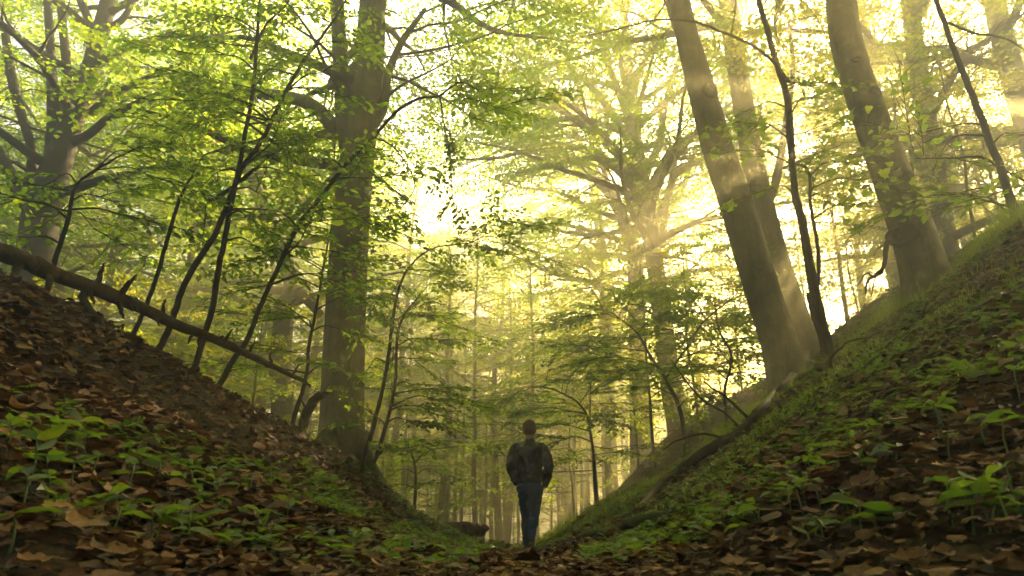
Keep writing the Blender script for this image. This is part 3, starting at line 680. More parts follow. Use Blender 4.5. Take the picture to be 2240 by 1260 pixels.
# unseen trees added around the viewer so their crowns shade the foreground
for x, y, k in [(3.4, -1.6, 3), (-3.2, -2.0, 3), (8.6, 4.6, 3), (-5.5, 1.0, 3), (6.0, 1.2, 3), (0, -4.0, 3), (-4.5, -5, 0), (5, -4.5, 2), (.5, -10, 0), (-10, 1.5, 2), (9.5, .5, 0), (-9, -8, 1), (9, -10, 2)]:
    put(CLUMP[0] if k == 3 else FULL[k], 'broad_beech', 'unseen leafy beech added beside the viewer, its crown shading the path', 'tree', 'trees added around the viewer for shade', x, y, rng.uniform(0, 6.28), 1.0)
# young beeches below the canopy
UND = [(1300, 14, 0, .9), (1420, 13.5, 1, .75), (1520, 13, 0, .85), (1620, 15, 2, 1.0), (1380, 17, 1, .8), (1250, 19, 0, .9), (1470, 19, 1, .9), (1580, 20, 0, 1.0), (1200, 24, 1, .8), (1330, 25, 0, 1.0)]
for px, d, k, s in UND:
    x, y = at(px, d); put(UNDER[k], 'young_beech', 'young leafy beech under the tall trees, right of the walker', 'tree', 'young beeches right of the walker', x, y, rng.uniform(0, 6.28), s)
for px, d, k, s in [(905, 16, 2, .75), (985, 20, 2, .9), (860, 21, 0, .7), (960, 27, 0, .8), (1060, 26, 2, .9)]:
    x, y = at(px, d); put(UNDER[k], 'young_beech', 'small leafy beech in the hollow between the big left trunk and the walker', 'tree', 'young beeches left of the walker', x, y, rng.uniform(0, 6.28), s)
for px, d, k, s in [(120, 13, 1, 1.0), (260, 16, 1, 1.0), (400, 14, 0, 1.0), (560, 13, 1, .8), (640, 15, 0, .9), (330, 20, 1, 1.1), (500, 21, 1, 1.1), (20, 15, 1, 1.1), (690, 19, 1, .9)]:
    x, y = at(px, d); put(UNDER[k], 'young_beech', 'young leafy beech filling the gap behind the left bank', 'tree', 'young beeches behind the left bank', x, y, rng.uniform(0, 6.28), s)
for px, d, k, s in [(1780, 17, 1, .8), (1900, 16, 0, .8), (2090, 13, 1, .8), (2190, 11, 0, .9), (2260, 13, 1, .9), (2010, 18, 1, .8), (1700, 19, 0, .9)]:
    x, y = at(px, d); put(UNDER[k], 'young_beech', 'young golden-leaved beech at the crest of the right bank', 'tree', 'young beeches on the right crest', x, y, rng.uniform(0, 6.28), s)
# ------------------------------------------------------------------ saplings close to the camera
def near_leaf_mesh(tpl, mat, name='leaf'):
    out = []
    for k in range(5):
        r = np.random.default_rng(900 + k); rec = np.array([[0, 0, 0, 1, 0, 0, 0, 0, 1, 1.0]])
        V, F = leaf_geo(rec, tpl, r); me = mesh_from(name, V, F, False); me.materials.append(mat); out.append(me)
    return out
LEAF_OBJ = {'beech': near_leaf_mesh(TPL_NEAR, M['leaf_near']), 'maple': near_leaf_mesh(TPL_MAPLE, M['leaf_near'])}
def leaf_objects(rec, root, meshes, rng, name='leaf'):
    d, s, n = leaf_frame(rec); o = np.array(root.location)
    for i in range(len(rec)):
        z = rec[i, 9]; m = Matrix(((*(np.array((d[i, 0], s[i, 0], n[i, 0])) * z), rec[i, 0] - o[0]), (*(np.array((d[i, 1], s[i, 1], n[i, 1])) * z), rec[i, 1] - o[1]), (*(np.array((d[i, 2], s[i, 2], n[i, 2])) * z), rec[i, 2] - o[2]), (0, 0, 0, 1)))
        link(name, meshes[rng.integers(len(meshes))], None, root, m)

def sapling(name, label, stems, d, targets, seed, n_obj=110, kind='beech', bark='bark_dark', spray=1.0, extra_spots=(), cat='sapling', group=None, limbs=(), lump=.06, sides=9, max_reach=2.2, dense=.45):
    rng = np.random.default_rng(seed); wood = MB(); S = []
    root = None
    for st in list(stems) + list(limbs):
        q = np.array([np.append(P(x, y, dd[0] if dd else d), w / 2 * mpp(y, dd[0] if dd else d)) for (x, y, w, *dd) in st])
        s = smooth_path(q, 12 * len(q)); s[:, :3] += np.cumsum(rng.normal(0, .0035, (len(s), 3)), 0) * .6
        if root is None:
            root = empty(name, s[0, :3]); tag(root, label, cat, group)
            s = np.concatenate([[np.append(s[0, :3] - (0, 0, .35), s[0, 3] * 1.2)], s])
        wood.tube(s[:, :3], np.maximum(s[:, 3], .004), sides, lump, rng); S.append(s)
        for _ in range(len(s) // 9):                     # old twig stumps on the stem
            i = rng.integers(2, len(s) - 2); a = rng.uniform(0, 6.28)
            wood.tube(bend(rng, s[i, :3], a, rng.uniform(.1, .9), rng.uniform(.03, .09), 2), [max(.004, s[i, 3] * .45), .004, .0025], 5)
    A = np.concatenate(S); spots = []
    for (x, y, *dd) in targets:
        T = P(x, y, (dd[0] if dd else d) + rng.normal(0, .25))
        dist = np.linalg.norm(A[:, :3] - T, axis=1) + np.maximum(0, A[:, 2] - T[2] + .05) * 1.5
        i = int(np.argmin(dist)); p0 = A[i, :3]; v = T - p0; L = np.linalg.norm(v)
        mid = p0 + v * .5 + np.array((0, 0, .12 * L)) + rng.normal(0, .06 * L, 3)
        pa = smooth_path([p0, mid, T], 7); wood.tube(pa, np.linspace(min(A[i, 3] * .6, .012), .003, 7), 5)
        dv = pa[-1] - pa[-3]; dv[2] *= .4; spots.append((*T, *(dv + rng.normal(0, .03, 3)), spray * rng.uniform(.8, 1.15))); a_ = rng.uniform(-1, 1); rng.random() < dense and spots.append((*(T - dv * .4), dv[0] - a_ * dv[1], dv[1] + a_ * dv[0], dv[2], spray * rng.uniform(.6, .9)))
        if L > .35:
            sd = rng.choice((-1, 1))
            for f in ((3, 4, 5) if L > .7 else (4,)):
                sd = -sd; h = np.array((-dv[1], dv[0], 0)) * sd + dv * .8; spots.append((*pa[f], *h, spray * rng.uniform(.55, .85)))
    spots += list(extra_spots)
    rec = place_sprays(rng, spots, SPRAYS_NEAR, (wood, 'all'), 3)
    rec[:, 9] *= 1.25 if kind == 'maple' else 1.0
    if kind == 'maple': rec = rec[rng.random(len(rec)) < .30]; rec[:, 8] -= .4
    # the leaves facing the camera most openly are parts of their own
    c = np.array((0, 0, CZ)); score = rec[:, 9] / np.linalg.norm(rec[:, :3] - c, axis=1) * (.4 + np.abs((unit(rec[:, 6:9]) * unit(rec[:, :3] - c)).sum(1)))
    order = np.argsort(-score); a, b = rec[order[:n_obj]], rec[order[n_obj:]]
    finish_tree(root, wood, None, M[bark], None, stem_name='stem')
    leaf_objects(a, root, LEAF_OBJ[kind], rng)
    if len(b):
        b = b.copy(); b[:, :3] -= np.array(root.location)
        V, F = leaf_geo(b, TPL_NEAR if kind == 'beech' else TPL_MAPLE, rng); tag(link('foliage', mesh_from('foliage', V, F, False), M['leaf_near'], root), kind='stuff')
    return root

sapling('sapling', 'thin dark sapling bending right in front of the multi-stemmed beech, above the fallen log', [[(95, 655, 11), (125, 560, 10), (150, 480, 9), (165, 405, 7), (210, 365, 6), (262, 335, 4), (310, 318, 3)]], 5.6,
        [(60, 440), (150, 450), (220, 430), (285, 330), (330, 385), (60, 520), (35, 400), (205, 500), (110, 400), (330, 310), (-10, 450), (270, 470)], 1)
sapling('sapling', 'bare-stemmed straight sapling on the left bank crest, leaning right, short', [[(290, 735, 11), (322, 670, 10), (352, 590, 9), (375, 500, 8), (398, 430, 7), (425, 380, 4)]], 6.2,
        [(430, 350), (370, 345), (470, 330), (400, 300), (340, 400), (450, 420)], 2, 80)
sapling('sapling', 'wavy dark sapling crossing its neighbour and reaching to the top edge, on the left bank', [[(345, 772, 15), (380, 690, 14), (405, 625, 13), (440, 560, 13), (475, 500, 12), (500, 430, 11), (530, 370, 10), (575, 300, 9), (628, 190, 8), (680, 110, 7), (730, 40, 5), (760, -20, 4)]], 5.9,
        [(520, 460), (580, 480), (440, 300), (500, 260), (560, 230), (600, 300), (470, 380), (620, 360), (690, 200), (640, 120), (700, 160), (730, 90), (590, 150), (610, 250), (780, 60), (650, 40), (480, 180), (430, 220)], 3, 200)
sapling('sapling', 'upright dark sapling with knotted fork rising to the top edge, on the left bank', [[(418, 832, 14), (445, 740, 13), (468, 650, 13), (482, 560, 12), (498, 470, 11), (512, 400, 10), (530, 300, 9), (545, 200, 8), (552, 100, 7), (558, 0, 5), (560, -40, 4)]], 6.1,
        [(560, 420), (640, 380), (690, 330), (520, 100), (590, 60), (500, 30), (430, 120), (420, 60), (610, 10), (660, 260), (450, 450), (560, 540), (640, 470)], 4, 160,
        limbs=[[(512, 400, 10), (540, 385, 9), (555, 370, 6)], [(548, 130, 6), (580, 60, 5), (630, 10, 4), (650, -20, 3)], [(508, 410, 9), (480, 430, 8), (462, 440, 6)]])
sapling('sapling', 'long thin sapling arching right across the big beech trunk with hanging leaf clusters', [[(465, 870, 13), (505, 800, 13), (548, 735, 12), (585, 640, 11), (620, 560, 10), (655, 495, 10), (705, 425, 9), (760, 355, 8), (820, 300, 7), (870, 245, 7), (920, 215, 6), (965, 208, 5), (1010, 181, 4), (1060, 205, 3)]], 5.8,
        [(1000, 160), (1060, 185), (1105, 195), (1120, 225), (1030, 215), (820, 390), (760, 390), (700, 545), (660, 520), (570, 560), (880, 430), (870, 470), (780, 470), (740, 480), (840, 330), (720, 600), (620, 470), (690, 330)], 5, 240,
        limbs=[[(962, 212, 4), (972, 265, 3), (983, 330, 3), (988, 400, 2), (994, 455, 2)], [(820, 300, 4), (870, 330, 3), (905, 400, 2), (880, 450, 2)]],
        extra_spots=[(*P(x, y, 5.75), dx, .1, -.9, .42) for x, y, dx in [(980, 310, .5), (988, 380, -.6), (994, 440, .3), (992, 420, -.4), (972, 270, .4)]])
sapling('sapling', 'thin crooked sapling beside the big beech, at the thin end of the log', [[(632, 945, 11), (650, 890, 10), (668, 830, 8), (680, 740, 7), (700, 640, 6), (712, 560, 4), (730, 480, 3)]], 7.2,
        [(640, 560), (720, 560), (750, 620), (655, 690), (745, 720), (640, 770), (600, 560), (770, 650), (560, 800), (600, 620), (720, 800), (760, 540), (590, 700)], 6, 150, dense=1)
sapling('sapling', 'leafy twin-stemmed sapling at the foot of the big beech, right side', [[(795, 1005, 11), (820, 930, 10), (845, 830, 8), (860, 740, 7), (875, 650, 6), (905, 580, 4), (960, 540, 3), (1040, 530, 2)], [(818, 1012, 10), (845, 930, 8), (868, 830, 7), (875, 740, 6), (890, 690, 4), (930, 640, 3)]], 7.8,
        [(895, 590), (930, 570), (840, 610), (1000, 520), (1050, 515), (1110, 530), (1140, 500), (1080, 480), (900, 690), (935, 740), (860, 760), (910, 790), (940, 850), (960, 875), (855, 850), (890, 920), (835, 920), (920, 650), (830, 690), (880, 980), (810, 800), (870, 620), (960, 700), (900, 840), (840, 640), (950, 620), (870, 700), (980, 560), (920, 890), (860, 890), (1060, 540), (890, 740)], 7, 240, dense=1.5)
sapling('sapling', 'dark peeling maple sapling with broken bark, between the leaning trunks and the stout one', [[(1825, 800, 28), (1800, 730, 25), (1780, 640, 22), (1765, 560, 20), (1752, 480, 18), (1737, 400, 16), (1732, 300, 16), (1728, 220, 15), (1712, 150, 13), (1690, 70, 11), (1668, 0, 10), (1655, -50, 9)]], 6.9,
        [(1660, 230), (1690, 275), (1760, 210), (1800, 180), (1760, 290), (1650, 330), (1700, 345), (1800, 330), (1840, 345), (1800, 430), (1690, 410), (1780, 400), (1880, 395), (1850, 440), (1650, 270)], 8, 150, 'maple', 'bark_rough',
        limbs=[[(1726, 180, 8), (1690, 130, 7), (1640, 95, 7), (1590, 70, 6), (1520, 45, 5), (1440, 38, 4), (1340, 58, 3), (1270, 72, 2)], [(1600, 72, 4), (1605, 30, 3), (1608, -10, 3)],
               [(1786, 655, 10), (1790, 560, 9), (1775, 450, 7), (1770, 370, 6), (1725, 350, 4)], [(1800, 740, 12), (1780, 690, 10), (1768, 640, 9)]], lump=.16, sides=12)
sapling('sapling', 'slim dark leaning maple sapling at the right edge on top of the bank', [[(2232, 490, 20), (2205, 420, 18), (2180, 340, 16), (2150, 260, 15), (2115, 170, 13), (2085, 90, 11), (2055, 0, 10), (2040, -50, 9)]], 6.0,
        [(1990, 290), (2020, 340), (2060, 280), (2050, 350), (2100, 350), (2140, 430), (2080, 430), (2000, 440), (2200, 290), (2230, 380)], 9, 120, 'maple', 'bark_dark',
        limbs=[[(2190, 370, 7), (2150, 345, 5), (2090, 345, 4), (2010, 345, 2)], [(2190, 370, 6), (2240, 395, 4), (2290, 410, 3)], [(2075, 50, 6), (2130, 70, 5), (2200, 85, 4), (2260, 120, 2)]])
# the low leafy beeches in the middle distance, right of the walker
sapling('young_beech', 'slim young beech with a flat leafy spray, nearest right of the walker', [[(1303, 1085, 7), (1299, 1010, 6), (1293, 950, 5), (1280, 900, 5), (1252, 868, 4), (1205, 845, 3), (1165, 842, 2)]], 11.5,
        [(1120, 870), (1180, 850), (1240, 830), (1150, 900), (1220, 900), (1290, 860), (1330, 920), (1100, 890), (1240, 960), (1340, 990), (1200, 800), (1270, 790), (1330, 830), (1190, 930), (1290, 910), (1150, 860)], 10, 60, 'beech', 'bark_dark', 1.15, dense=1.5)
sapling('young_beech', 'young beech with layered sprays standing before the tall many-branched beech', [[(1500, 985, 10), (1490, 900, 9), (1455, 830, 7), (1420, 780, 6), (1390, 730, 4), (1340, 690, 3)], [(1455, 830, 6), (1500, 760, 5), (1540, 700, 4), (1600, 650, 2)]], 10.5,
        [(1260, 700), (1320, 680), (1380, 665), (1440, 690), (1500, 690), (1560, 660), (1610, 630), (1350, 740), (1420, 750), (1490, 760), (1550, 740), (1610, 720), (1380, 810), (1300, 760), (1560, 800), (1620, 780), (1440, 850), (1530, 870), (1290, 690), (1350, 650), (1410, 640), (1470, 650), (1530, 640), (1460, 720), (1390, 700), (1330, 780), (1490, 820), (1590, 690)], 11, 120, 'beech', 'bark_dark', 1.2, dense=1.5)
sapling('young_beech', 'spindly young beech at the foot of the foremost leaning trunk', [[(1590, 925, 7), (1585, 850, 6), (1600, 780, 5), (1570, 720, 4), (1560, 660, 2)]], 9.5,
        [(1520, 730), (1600, 690), (1640, 740), (1540, 800), (1640, 820), (1560, 860)], 12, 60, 'beech', 'bark_dark', 1.1, dense=1.5)
sapling('young_beech', 'small flat-topped sapling in the hollow left of the walker', [[(905, 1120, 7), (907, 1060, 6), (903, 1010, 5), (890, 975, 4)], [(904, 1015, 4), (940, 985, 3), (1000, 975, 2)]], 12.0,
        [(850, 985), (890, 965), (940, 970), (1000, 968), (1040, 985), (870, 1030), (950, 1030), (920, 1060), (850, 1060)], 13, 60, 'beech', 'bark_dark', 1.1, dense=1.5)

# ------------------------------------------------------------------ dead wood
def dead_limb(name, label, path, seed, mat='log', stubs=(), cat='log', sides=16, lump=.13, stub_name='branch_stub', n=60, lifts=()):
    rng = np.random.default_rng(seed)
    if path[0][3] is None:                               # lies on the ground wherever the picture shows it
        path = [(x, y, w * 1.3, max(on_ground(x, y + w * .5)[1] - .30 - lift, 1)) for (x, y, w, dd), lift in zip(path, lifts)]
    q = np.array([np.append(P(x, y, dd), w / 2 * mpp(y, dd)) for (x, y, w, dd) in path]); s = smooth_path(q, n)
    s[:, :3] += np.cumsum(rng.normal(0, .0065, (n, 3)), 0) * .5; s[:, 3] *= 1 + .10 * np.sin(np.linspace(0, 40, n) + seed) * rng.uniform(.3, 1, n)
    root = empty(name, s[n // 2, :3]); tag(root, label, cat); o = np.array(root.location)
    b = MB(); b.tube(s[:, :3] - o, s[:, 3], sides, lump, rng); b.build('trunk' if cat == 'log' else 'stem', M[mat], root)
    for st in stubs:
        pts = []
        for k, (x, y, w) in enumerate(st):
            j = int(np.argmin(np.abs(s[:, 0] / (s[:, 1] * cp + (s[:, 2] - CZ) * sp) - (st[0][0] - 1120) / FPX)))
            dd = s[j, 1] - .03 * k; pts.append(np.append(P(x, y, dd), w * .5 * mpp(y, dd)))
        pts[0][:3] = s[j, :3]
        t = smooth_path(np.array(pts), 10); t[1:-1, :3] += rng.normal(0, .003, (8, 3)); c = MB(); c.tube(t[:, :3] - o, np.maximum(t[:, 3], .002), 8, .1, rng); c.build(stub_name, M[mat], root)
    return root
dead_limb('fallen_log', 'long fallen log studded with broken branch stubs, propped across the saplings on the left bank',
          [(-60, 530, 40, 4.1), (0, 553, 38, 4.2), (60, 570, 38, 4.35), (100, 588, 35, 4.5), (200, 627, 32, 4.8), (300, 666, 28, 5.1), (400, 707, 23, 5.4), (500, 746, 19, 5.7), (600, 797, 13, 6.0), (660, 826, 9, 6.2), (684, 838, 5, 6.3)], 41, 'log',
          [[(211, 620, 16), (220, 596, 10), (227, 576, 3)], [(262, 640, 18), (280, 622, 11), (299, 601, 3)], [(240, 600, 9), (232, 640, 7), (222, 622, 2)], [(257, 655, 16), (264, 680, 9), (271, 697, 3)], [(329, 668, 15), (338, 690, 10), (348, 712, 3)],
           [(186, 640, 20), (182, 655, 17), (205, 685, 12), (232, 714, 8), (250, 735, 5)], [(196, 640, 12), (204, 655, 7), (206, 665, 3)], [(108, 595, 20), (108, 615, 15), (104, 640, 8), (98, 652, 4)], [(352, 678, 10), (358, 666, 6), (362, 655, 2)], [(435, 730, 11), (435, 744, 7), (434, 756, 3)],
           [(492, 745, 10), (500, 732, 6), (509, 720, 2)], [(536, 770, 10), (540, 776, 7), (538, 784, 3)], [(545, 762, 9), (552, 756, 6), (558, 750, 2)], [(586, 785, 8), (590, 778, 5), (595, 770, 2)], [(40, 575, 22), (32, 600, 15), (20, 625, 8)], [(290, 655, 10), (296, 672, 7), (302, 682, 3)],
           [(470, 745, 9), (488, 735, 5)], [(640, 815, 7), (652, 800, 4), (664, 795, 2)], [(420, 712, 9), (416, 740, 6), (412, 752, 3)], [(310, 668, 9), (300, 655, 5), (285, 645, 2)]])
dead_limb('broken_branch', 'crooked broken branch sticking out of the bank against the big beech trunk',
          [(652, 960, 26, 7.7), (662, 930, 24, 7.7), (672, 900, 22, 7.7), (690, 876, 20, 7.7), (708, 862, 15, 7.7), (726, 850, 6, 7.7)], 42, 'bark_dark', [[(672, 900, 8), (664, 885, 4), (660, 876, 2)]], 'branch', 10, .12)
dead_limb('fallen_branch', 'long crooked dead branch lying down the right bank beside the leaning trunks',
          [(1862, 800, 9, None), (1830, 797, 13, 0), (1795, 800, 15, 0), (1760, 795, 17, 0), (1742, 815, 19, 0), (1720, 845, 19, 0), (1695, 866, 18, 0), (1660, 900, 17, 0), (1640, 924, 16, 0), (1590, 962, 16, 0), (1540, 994, 16, 0), (1480, 1035, 16, 0), (1430, 1080, 14, 0), (1395, 1118, 11, 0), (1340, 1155, 7, 0)], 43, 'bark_dark',
          [[(1735, 830, 9), (1722, 838, 7), (1712, 835, 3)], [(1800, 800, 8), (1830, 770, 6), (1862, 745, 4), (1930, 738, 2)], [(1640, 915, 8), (1600, 880, 6), (1575, 860, 5), (1560, 850, 4), (1540, 835, 3)], [(1590, 955, 7), (1540, 950, 5), (1490, 960, 4), (1450, 985, 2)], [(1620, 935, 6), (1580, 900, 5), (1530, 870, 4), (1470, 790, 2)]], 'branch', 12, .12, 'twig', 90, (0, 0, .1, .25, .3, .3, .2, .1) + (0,) * 7)
dead_limb('fallen_branch', 'mossy dead pole lying low on the path edge right of the walker',
          [(1560, 1095, 8, None), (1480, 1125, 13, 0), (1400, 1150, 15, 0), (1330, 1172, 14, 0), (1270, 1190, 10, 0)], 44, 'moss', (), 'branch', 10, .1, lifts=(0,) * 5)
dead_limb('dead_twig', 'dark gnarled dead branch hanging off the stout scarred trunk',
          [(1962, 515, 13, 7.0), (1940, 530, 11, 7.0), (1932, 560, 9, 6.95), (1925, 585, 8, 6.9), (1895, 605, 6, 6.9), (1890, 640, 4, 6.9)], 45, 'bark_dark', [[(1930, 570, 6), (1918, 600, 4), (1905, 650, 2)], [(1910, 595, 5), (1895, 598, 3), (1875, 625, 2)], [(1940, 528, 5), (1920, 545, 3), (1912, 560, 2)]], 'branch', 8, .15)
dead_limb('rotten_log', 'dark rotten log end lying on the low mound left of the walker',
          [(955, 1162, 16, 10.3), (985, 1156, 24, 10.3), (1015, 1155, 31, 10.3), (1042, 1157, 30, 10.3), (1060, 1159, 24, 10.3)], 46, 'bark_rough', [], 'log', 12, .2)
dead_limb('stump', 'tiny dark wooden stump on the path just left of the walker',
          [(1113, 1216, 15, 8.6), (1113, 1207, 15, 8.6), (1112, 1198, 14, 8.6), (1113, 1190, 11, 8.6)], 47, 'bark_dark', (), 'stump', 10, .12, n=10)
rng = np.random.default_rng(48)
for i, (x, y, L, a) in enumerate([(1.3, 2.6, .9, .4), (1.9, 3.1, 1.1, .1), (2.6, 3.6, 1.2, .7), (1.6, 4.0, 1.0, .2), (3.0, 5.0, 1.3, .5), (2.1, 2.4, .8, 1.0), (.9, 3.4, .8, -.3), (2.3, 4.6, 1.0, .3), (1.2, 5.2, .9, .6), (3.4, 4.4, .9, .2), (.45, 2.6, .6, .2), (1.8, 6.0, 1.0, .4)]):
    t = np.linspace(0, L, 10); w = np.cumsum(rng.normal(0, .02, 10)); X = x + t * math.cos(a) - w * math.sin(a); Y = y + t * math.sin(a) + w * math.cos(a); Z = zground(X, Y) + .035 + np.abs(rng.normal(0, .015, 10))
    pts = np.stack([X, Y, Z], -1); b = MB(); b.tube(pts - pts[0], np.linspace(rng.uniform(.006, .012), .003, 10), 6, .15, rng)
    for k in range(3):
        j = rng.integers(2, 8); b.tube(bend(rng, pts[j] - pts[0], a + rng.choice((-1, 1)) * .8, .15, rng.uniform(.1, .3), 4), np.linspace(.005, .002, 5), 5)
    o = b.build('fallen_twig', M['bark_dark']); o.location = pts[0]; tag(o, 'thin dead twig lying among the leaves on the right bank', 'twig', 'dead twigs on the right bank')
# ------------------------------------------------------------------ fallen leaves
def litter_tpl(seed, rows=6, lobed=False, maple=False):
    r = np.random.default_rng(seed); u = np.linspace(0, 1, rows); w = .34 * np.sin(np.pi * np.clip(u * .93 + .05, 0, 1)) ** .75
    if lobed: w = w * (1.05 + .26 * np.cos(u * math.pi * (rows - 1) / 1.6))
    cu, cv, tw = r.uniform(-.5, .9), r.uniform(-.8, 1.6), r.uniform(-.5, .5)
    V = []
    for k in range(rows):
        for s in (-1, -.6, -.25, 0, .25, .6, 1) if rows > 6 else (-1, -.45, 0, .45, 1) if rows > 4 else (-1, 0, 1):
            x, y = u[k] - .5, s * w[k] * (1 + r.normal(0, .06)); z = cu * x * x * .5 + cv * y * y * 1.4 + tw * x * y + abs(s) * .02 + r.normal(0, .006) + .03 * math.sin(9 * x + seed) * s
            V.append((x, y, z))
    c = 7 if rows > 6 else 5 if rows > 4 else 3; i = (np.arange(rows - 1)[:, None] * c + np.arange(c - 1)[None]).ravel()
    return np.array(V), [np.stack([i, i + c, i + c + 1, i + 1], -1)]
LT_HI = [litter_tpl(500 + k, 11, k % 3 == 1) for k in range(10)]
LT_MD = [litter_tpl(700 + k, 5, k % 4 == 1) for k in range(10)]
LT_LO = [litter_tpl(600 + k, 4) for k in range(8)]; LT_XS = [litter_tpl(650 + k, 3) for k in range(6)]
rng = np.random.default_rng(60)
def scatter(n, y0, y1, p=1.0, tmax=.86):
    u = rng.random(n); y = (y0 ** p + u * (y1 ** p - y0 ** p)) ** (1 / p); return rng.uniform(-tmax, tmax, n) * y * 1.0, y
def litter_rec(n, y0, y1, p, smin, smax, tilt):
    x, y = scatter(n, y0, y1, p); g = gnormal(x, y); z = zground(x, y)
    nn = unit(g + rng.normal(0, tilt, (n, 3))); a = rng.uniform(0, 6.28, n); d = np.stack([np.cos(a), np.sin(a), np.zeros(n)], -1)
    s = smin + (smax - smin) * rng.random(n) ** 1.4; big = rng.random(n) < .06; s[big] *= rng.uniform(1.2, 1.6, big.sum()); pos = np.stack([x, y, z], -1) + g * (rng.uniform(.0, 1, n) ** 1.5 * .035 + .006)[:, None]
    return np.concatenate([pos, d, nn, s[:, None]], 1)
def joined(rec, tpls, b):
    pick = rng.integers(0, len(tpls), len(rec))
    for k, t in enumerate(tpls):
        m = pick == k
        if m.any(): V, F = leaf_geo(rec[m], t); b.add(V, F)
near = litter_rec(10500, .85, 3.4, 1.6, .035, .078, .28); near = near[(near[:, 2] - CZ) / near[:, 1] > -.088]; near[:, 9] *= np.clip(near[:, 1] / 1.9, .68, 1); mc = np.abs(near[:, 0] / near[:, 1]) < .28; near[mc, 9] *= .72; near[mc, 6:9] = unit(near[mc, 6:9] + np.array((0, 0, 2.0))); mid = litter_rec(27000, 3.2, 9.5, 1.9, .035, .085, .38); far = litter_rec(9000, 9, 24, 1.9, .07, .12, .35)
dist = np.linalg.norm(near[:, :3] - np.array((0, 0, CZ)), axis=1); el = (near[:, 2] - CZ) / near[:, 1]
vis = (el > -.078) & (np.abs(near[:, 0] / near[:, 1]) < .8); order = np.argsort(dist + np.where(vis, 0, 100)); top = order[:300]
crumb = litter_rec(9000, .9, 6, 1.5, .010, .030, .6); b = MB(); joined(near[order[300:1500]], LT_HI, b); joined(near[order[1500:]], LT_MD, b); joined(crumb, LT_XS, b); joined(mid[mid[:, 1] < 5.5], LT_LO, b); joined(mid[mid[:, 1] >= 5.5], LT_XS, b); joined(far[:6500], LT_XS, b)
tag(b.build('leaf_litter', M['litter'], ground), kind='stuff')
meshes = []
for t in LT_HI:
    me = mesh_from('fallen_leaf', *t); me.materials.append(M['litter_near']); meshes.append(me)
class _G: location = (0, 0, 0)
leaf_objects(near[top], ground, meshes, rng, 'fallen_leaf')

# ------------------------------------------------------------------ seedlings
SEED_TPL = (np.array([(0, 0, 0), (.3, 0, -.03), (.66, 0, -.05), (1.02, 0, -.16), (.14, -.17, .03), (.42, -.30, .04), (.74, -.19, .0), (.14, .17, .03), (.42, .30, .04), (.74, .19, .0)]),
            [np.array([(0, 4, 1), (6, 3, 2), (0, 1, 7), (9, 2, 3)]), np.array([(1, 4, 5, 2), (1, 2, 8, 7)]), np.array([(2, 5, 6), (2, 9, 8)])])
SEED_LEAF = near_leaf_mesh(SEED_TPL, M['seedling_near'])
def seedling_rec(p, g, h, nl, size, rng):
    tip = p + np.array((rng.normal(0, .12) * h, rng.normal(0, .12) * h, h)); a = rng.uniform(0, 6.28); out = []
    for k in range(nl):
        q = p + (tip - p) * (1 - .25 * (k // 2)); an = a + k * math.pi + (k // 2) * 1.57 + rng.normal(0, .3)
        e = rng.uniform(-.25, .5); d = np.array((math.cos(an), math.sin(an), e)); nn = np.array((-e * math.cos(an), -e * math.sin(an), 1)) + rng.normal(0, .25, 3)
        out.append(np.concatenate([q, d, nn, [size * rng.uniform(.75, 1.2)]]))
    return tip, np.array(out)
def seedling(p, h, nl, size, label, group, rng):
    tip, rec = seedling_rec(np.array(p), None, h, nl, size, rng)
    b = MB(); mid = (np.array(p) + tip) / 2 + rng.normal(0, .006, 3); b.tube(smooth_path([np.array(p) - (0, 0, .03), mid, tip], 6) - np.array(p), np.linspace(.0028, .0016, 6), 5)
    o = b.build('seedling', M['seedling']); o.location = Vector(p); tag(o, label, 'seedling', group); leaf_objects(rec, o, SEED_LEAF, rng); return o
rng = np.random.default_rng(61)
HERO = [(170, 1010, 0.104, 5, 0.080, 'large light-green broad-leaved seedling in the bottom left corner'), (60, 1060, 0.088, 4, 0.072, 'broad-leaved seedling cut by the left edge above the bottom corner'),
        (300, 1060, 0.080, 4, 0.068, 'light-green seedling with upright leaves beside the large left corner plant'), (400, 1215, 0.048, 3, 0.048, 'small green seedling at the bottom edge left of the middle'),
        (480, 1090, 0.064, 5, 0.056, 'bushy pale seedling in the middle of the left green patch'), (860, 1250, 0.040, 2, 0.052, 'two-leaved seedling at the bottom edge below the small stump'),
        (1660, 1165, 0.056, 3, 0.068, 'single bright notched-leaf seedling low on the right bank'), (1890, 1180, 0.064, 3, 0.088, 'seedling with large drooping pale leaves near the bottom right corner'),
        (1880, 1060, 0.072, 3, 0.064, 'two-leaved bright seedling midway up the right bank'), (2170, 990, 0.080, 3, 0.064, 'pale seedling with raised leaf near the right edge'),
        (2130, 1170, 0.064, 4, 0.064, 'dark green seedling in the bottom right corner'), (1580, 1150, 0.048, 3, 0.048, 'small upright seedling left of the bright notched-leaf one'),
        (1960, 1040, 0.064, 2, 0.056, 'slim seedling with one slanted leaf below the right grass'), (2030, 840, 0.072, 4, 0.048, 'pale seedling high on the right bank under the grass edge'),
        (800, 1205, 0.048, 2, 0.044, 'lone seedling on the leaves left of the small stump')]
for px, py, h, nl, sz, lab in HERO:
    p = on_ground(px, py, 2)
    if p is not None: seedling(p, h, nl, sz, lab, None, rng)
def patch(n, x0, x1, y0, y1, label, group, size, up=(1, 1)):
    k = 0
    while k < n:
        px, py = rng.uniform(x0, x1), rng.uniform(y0, y1); p = on_ground(px, py, 2)
        if p is None or p[1] > 9: n -= 1; continue
        seedling(p, rng.uniform(.03, .09), rng.integers(2, 6), rng.uniform(*size), label, group, rng); k += 1
patch(34, 0, 420, 960, 1230, 'green seedling among brown leaves, low on the left bank corner', 'seedlings low on the left bank', (.038, .065))
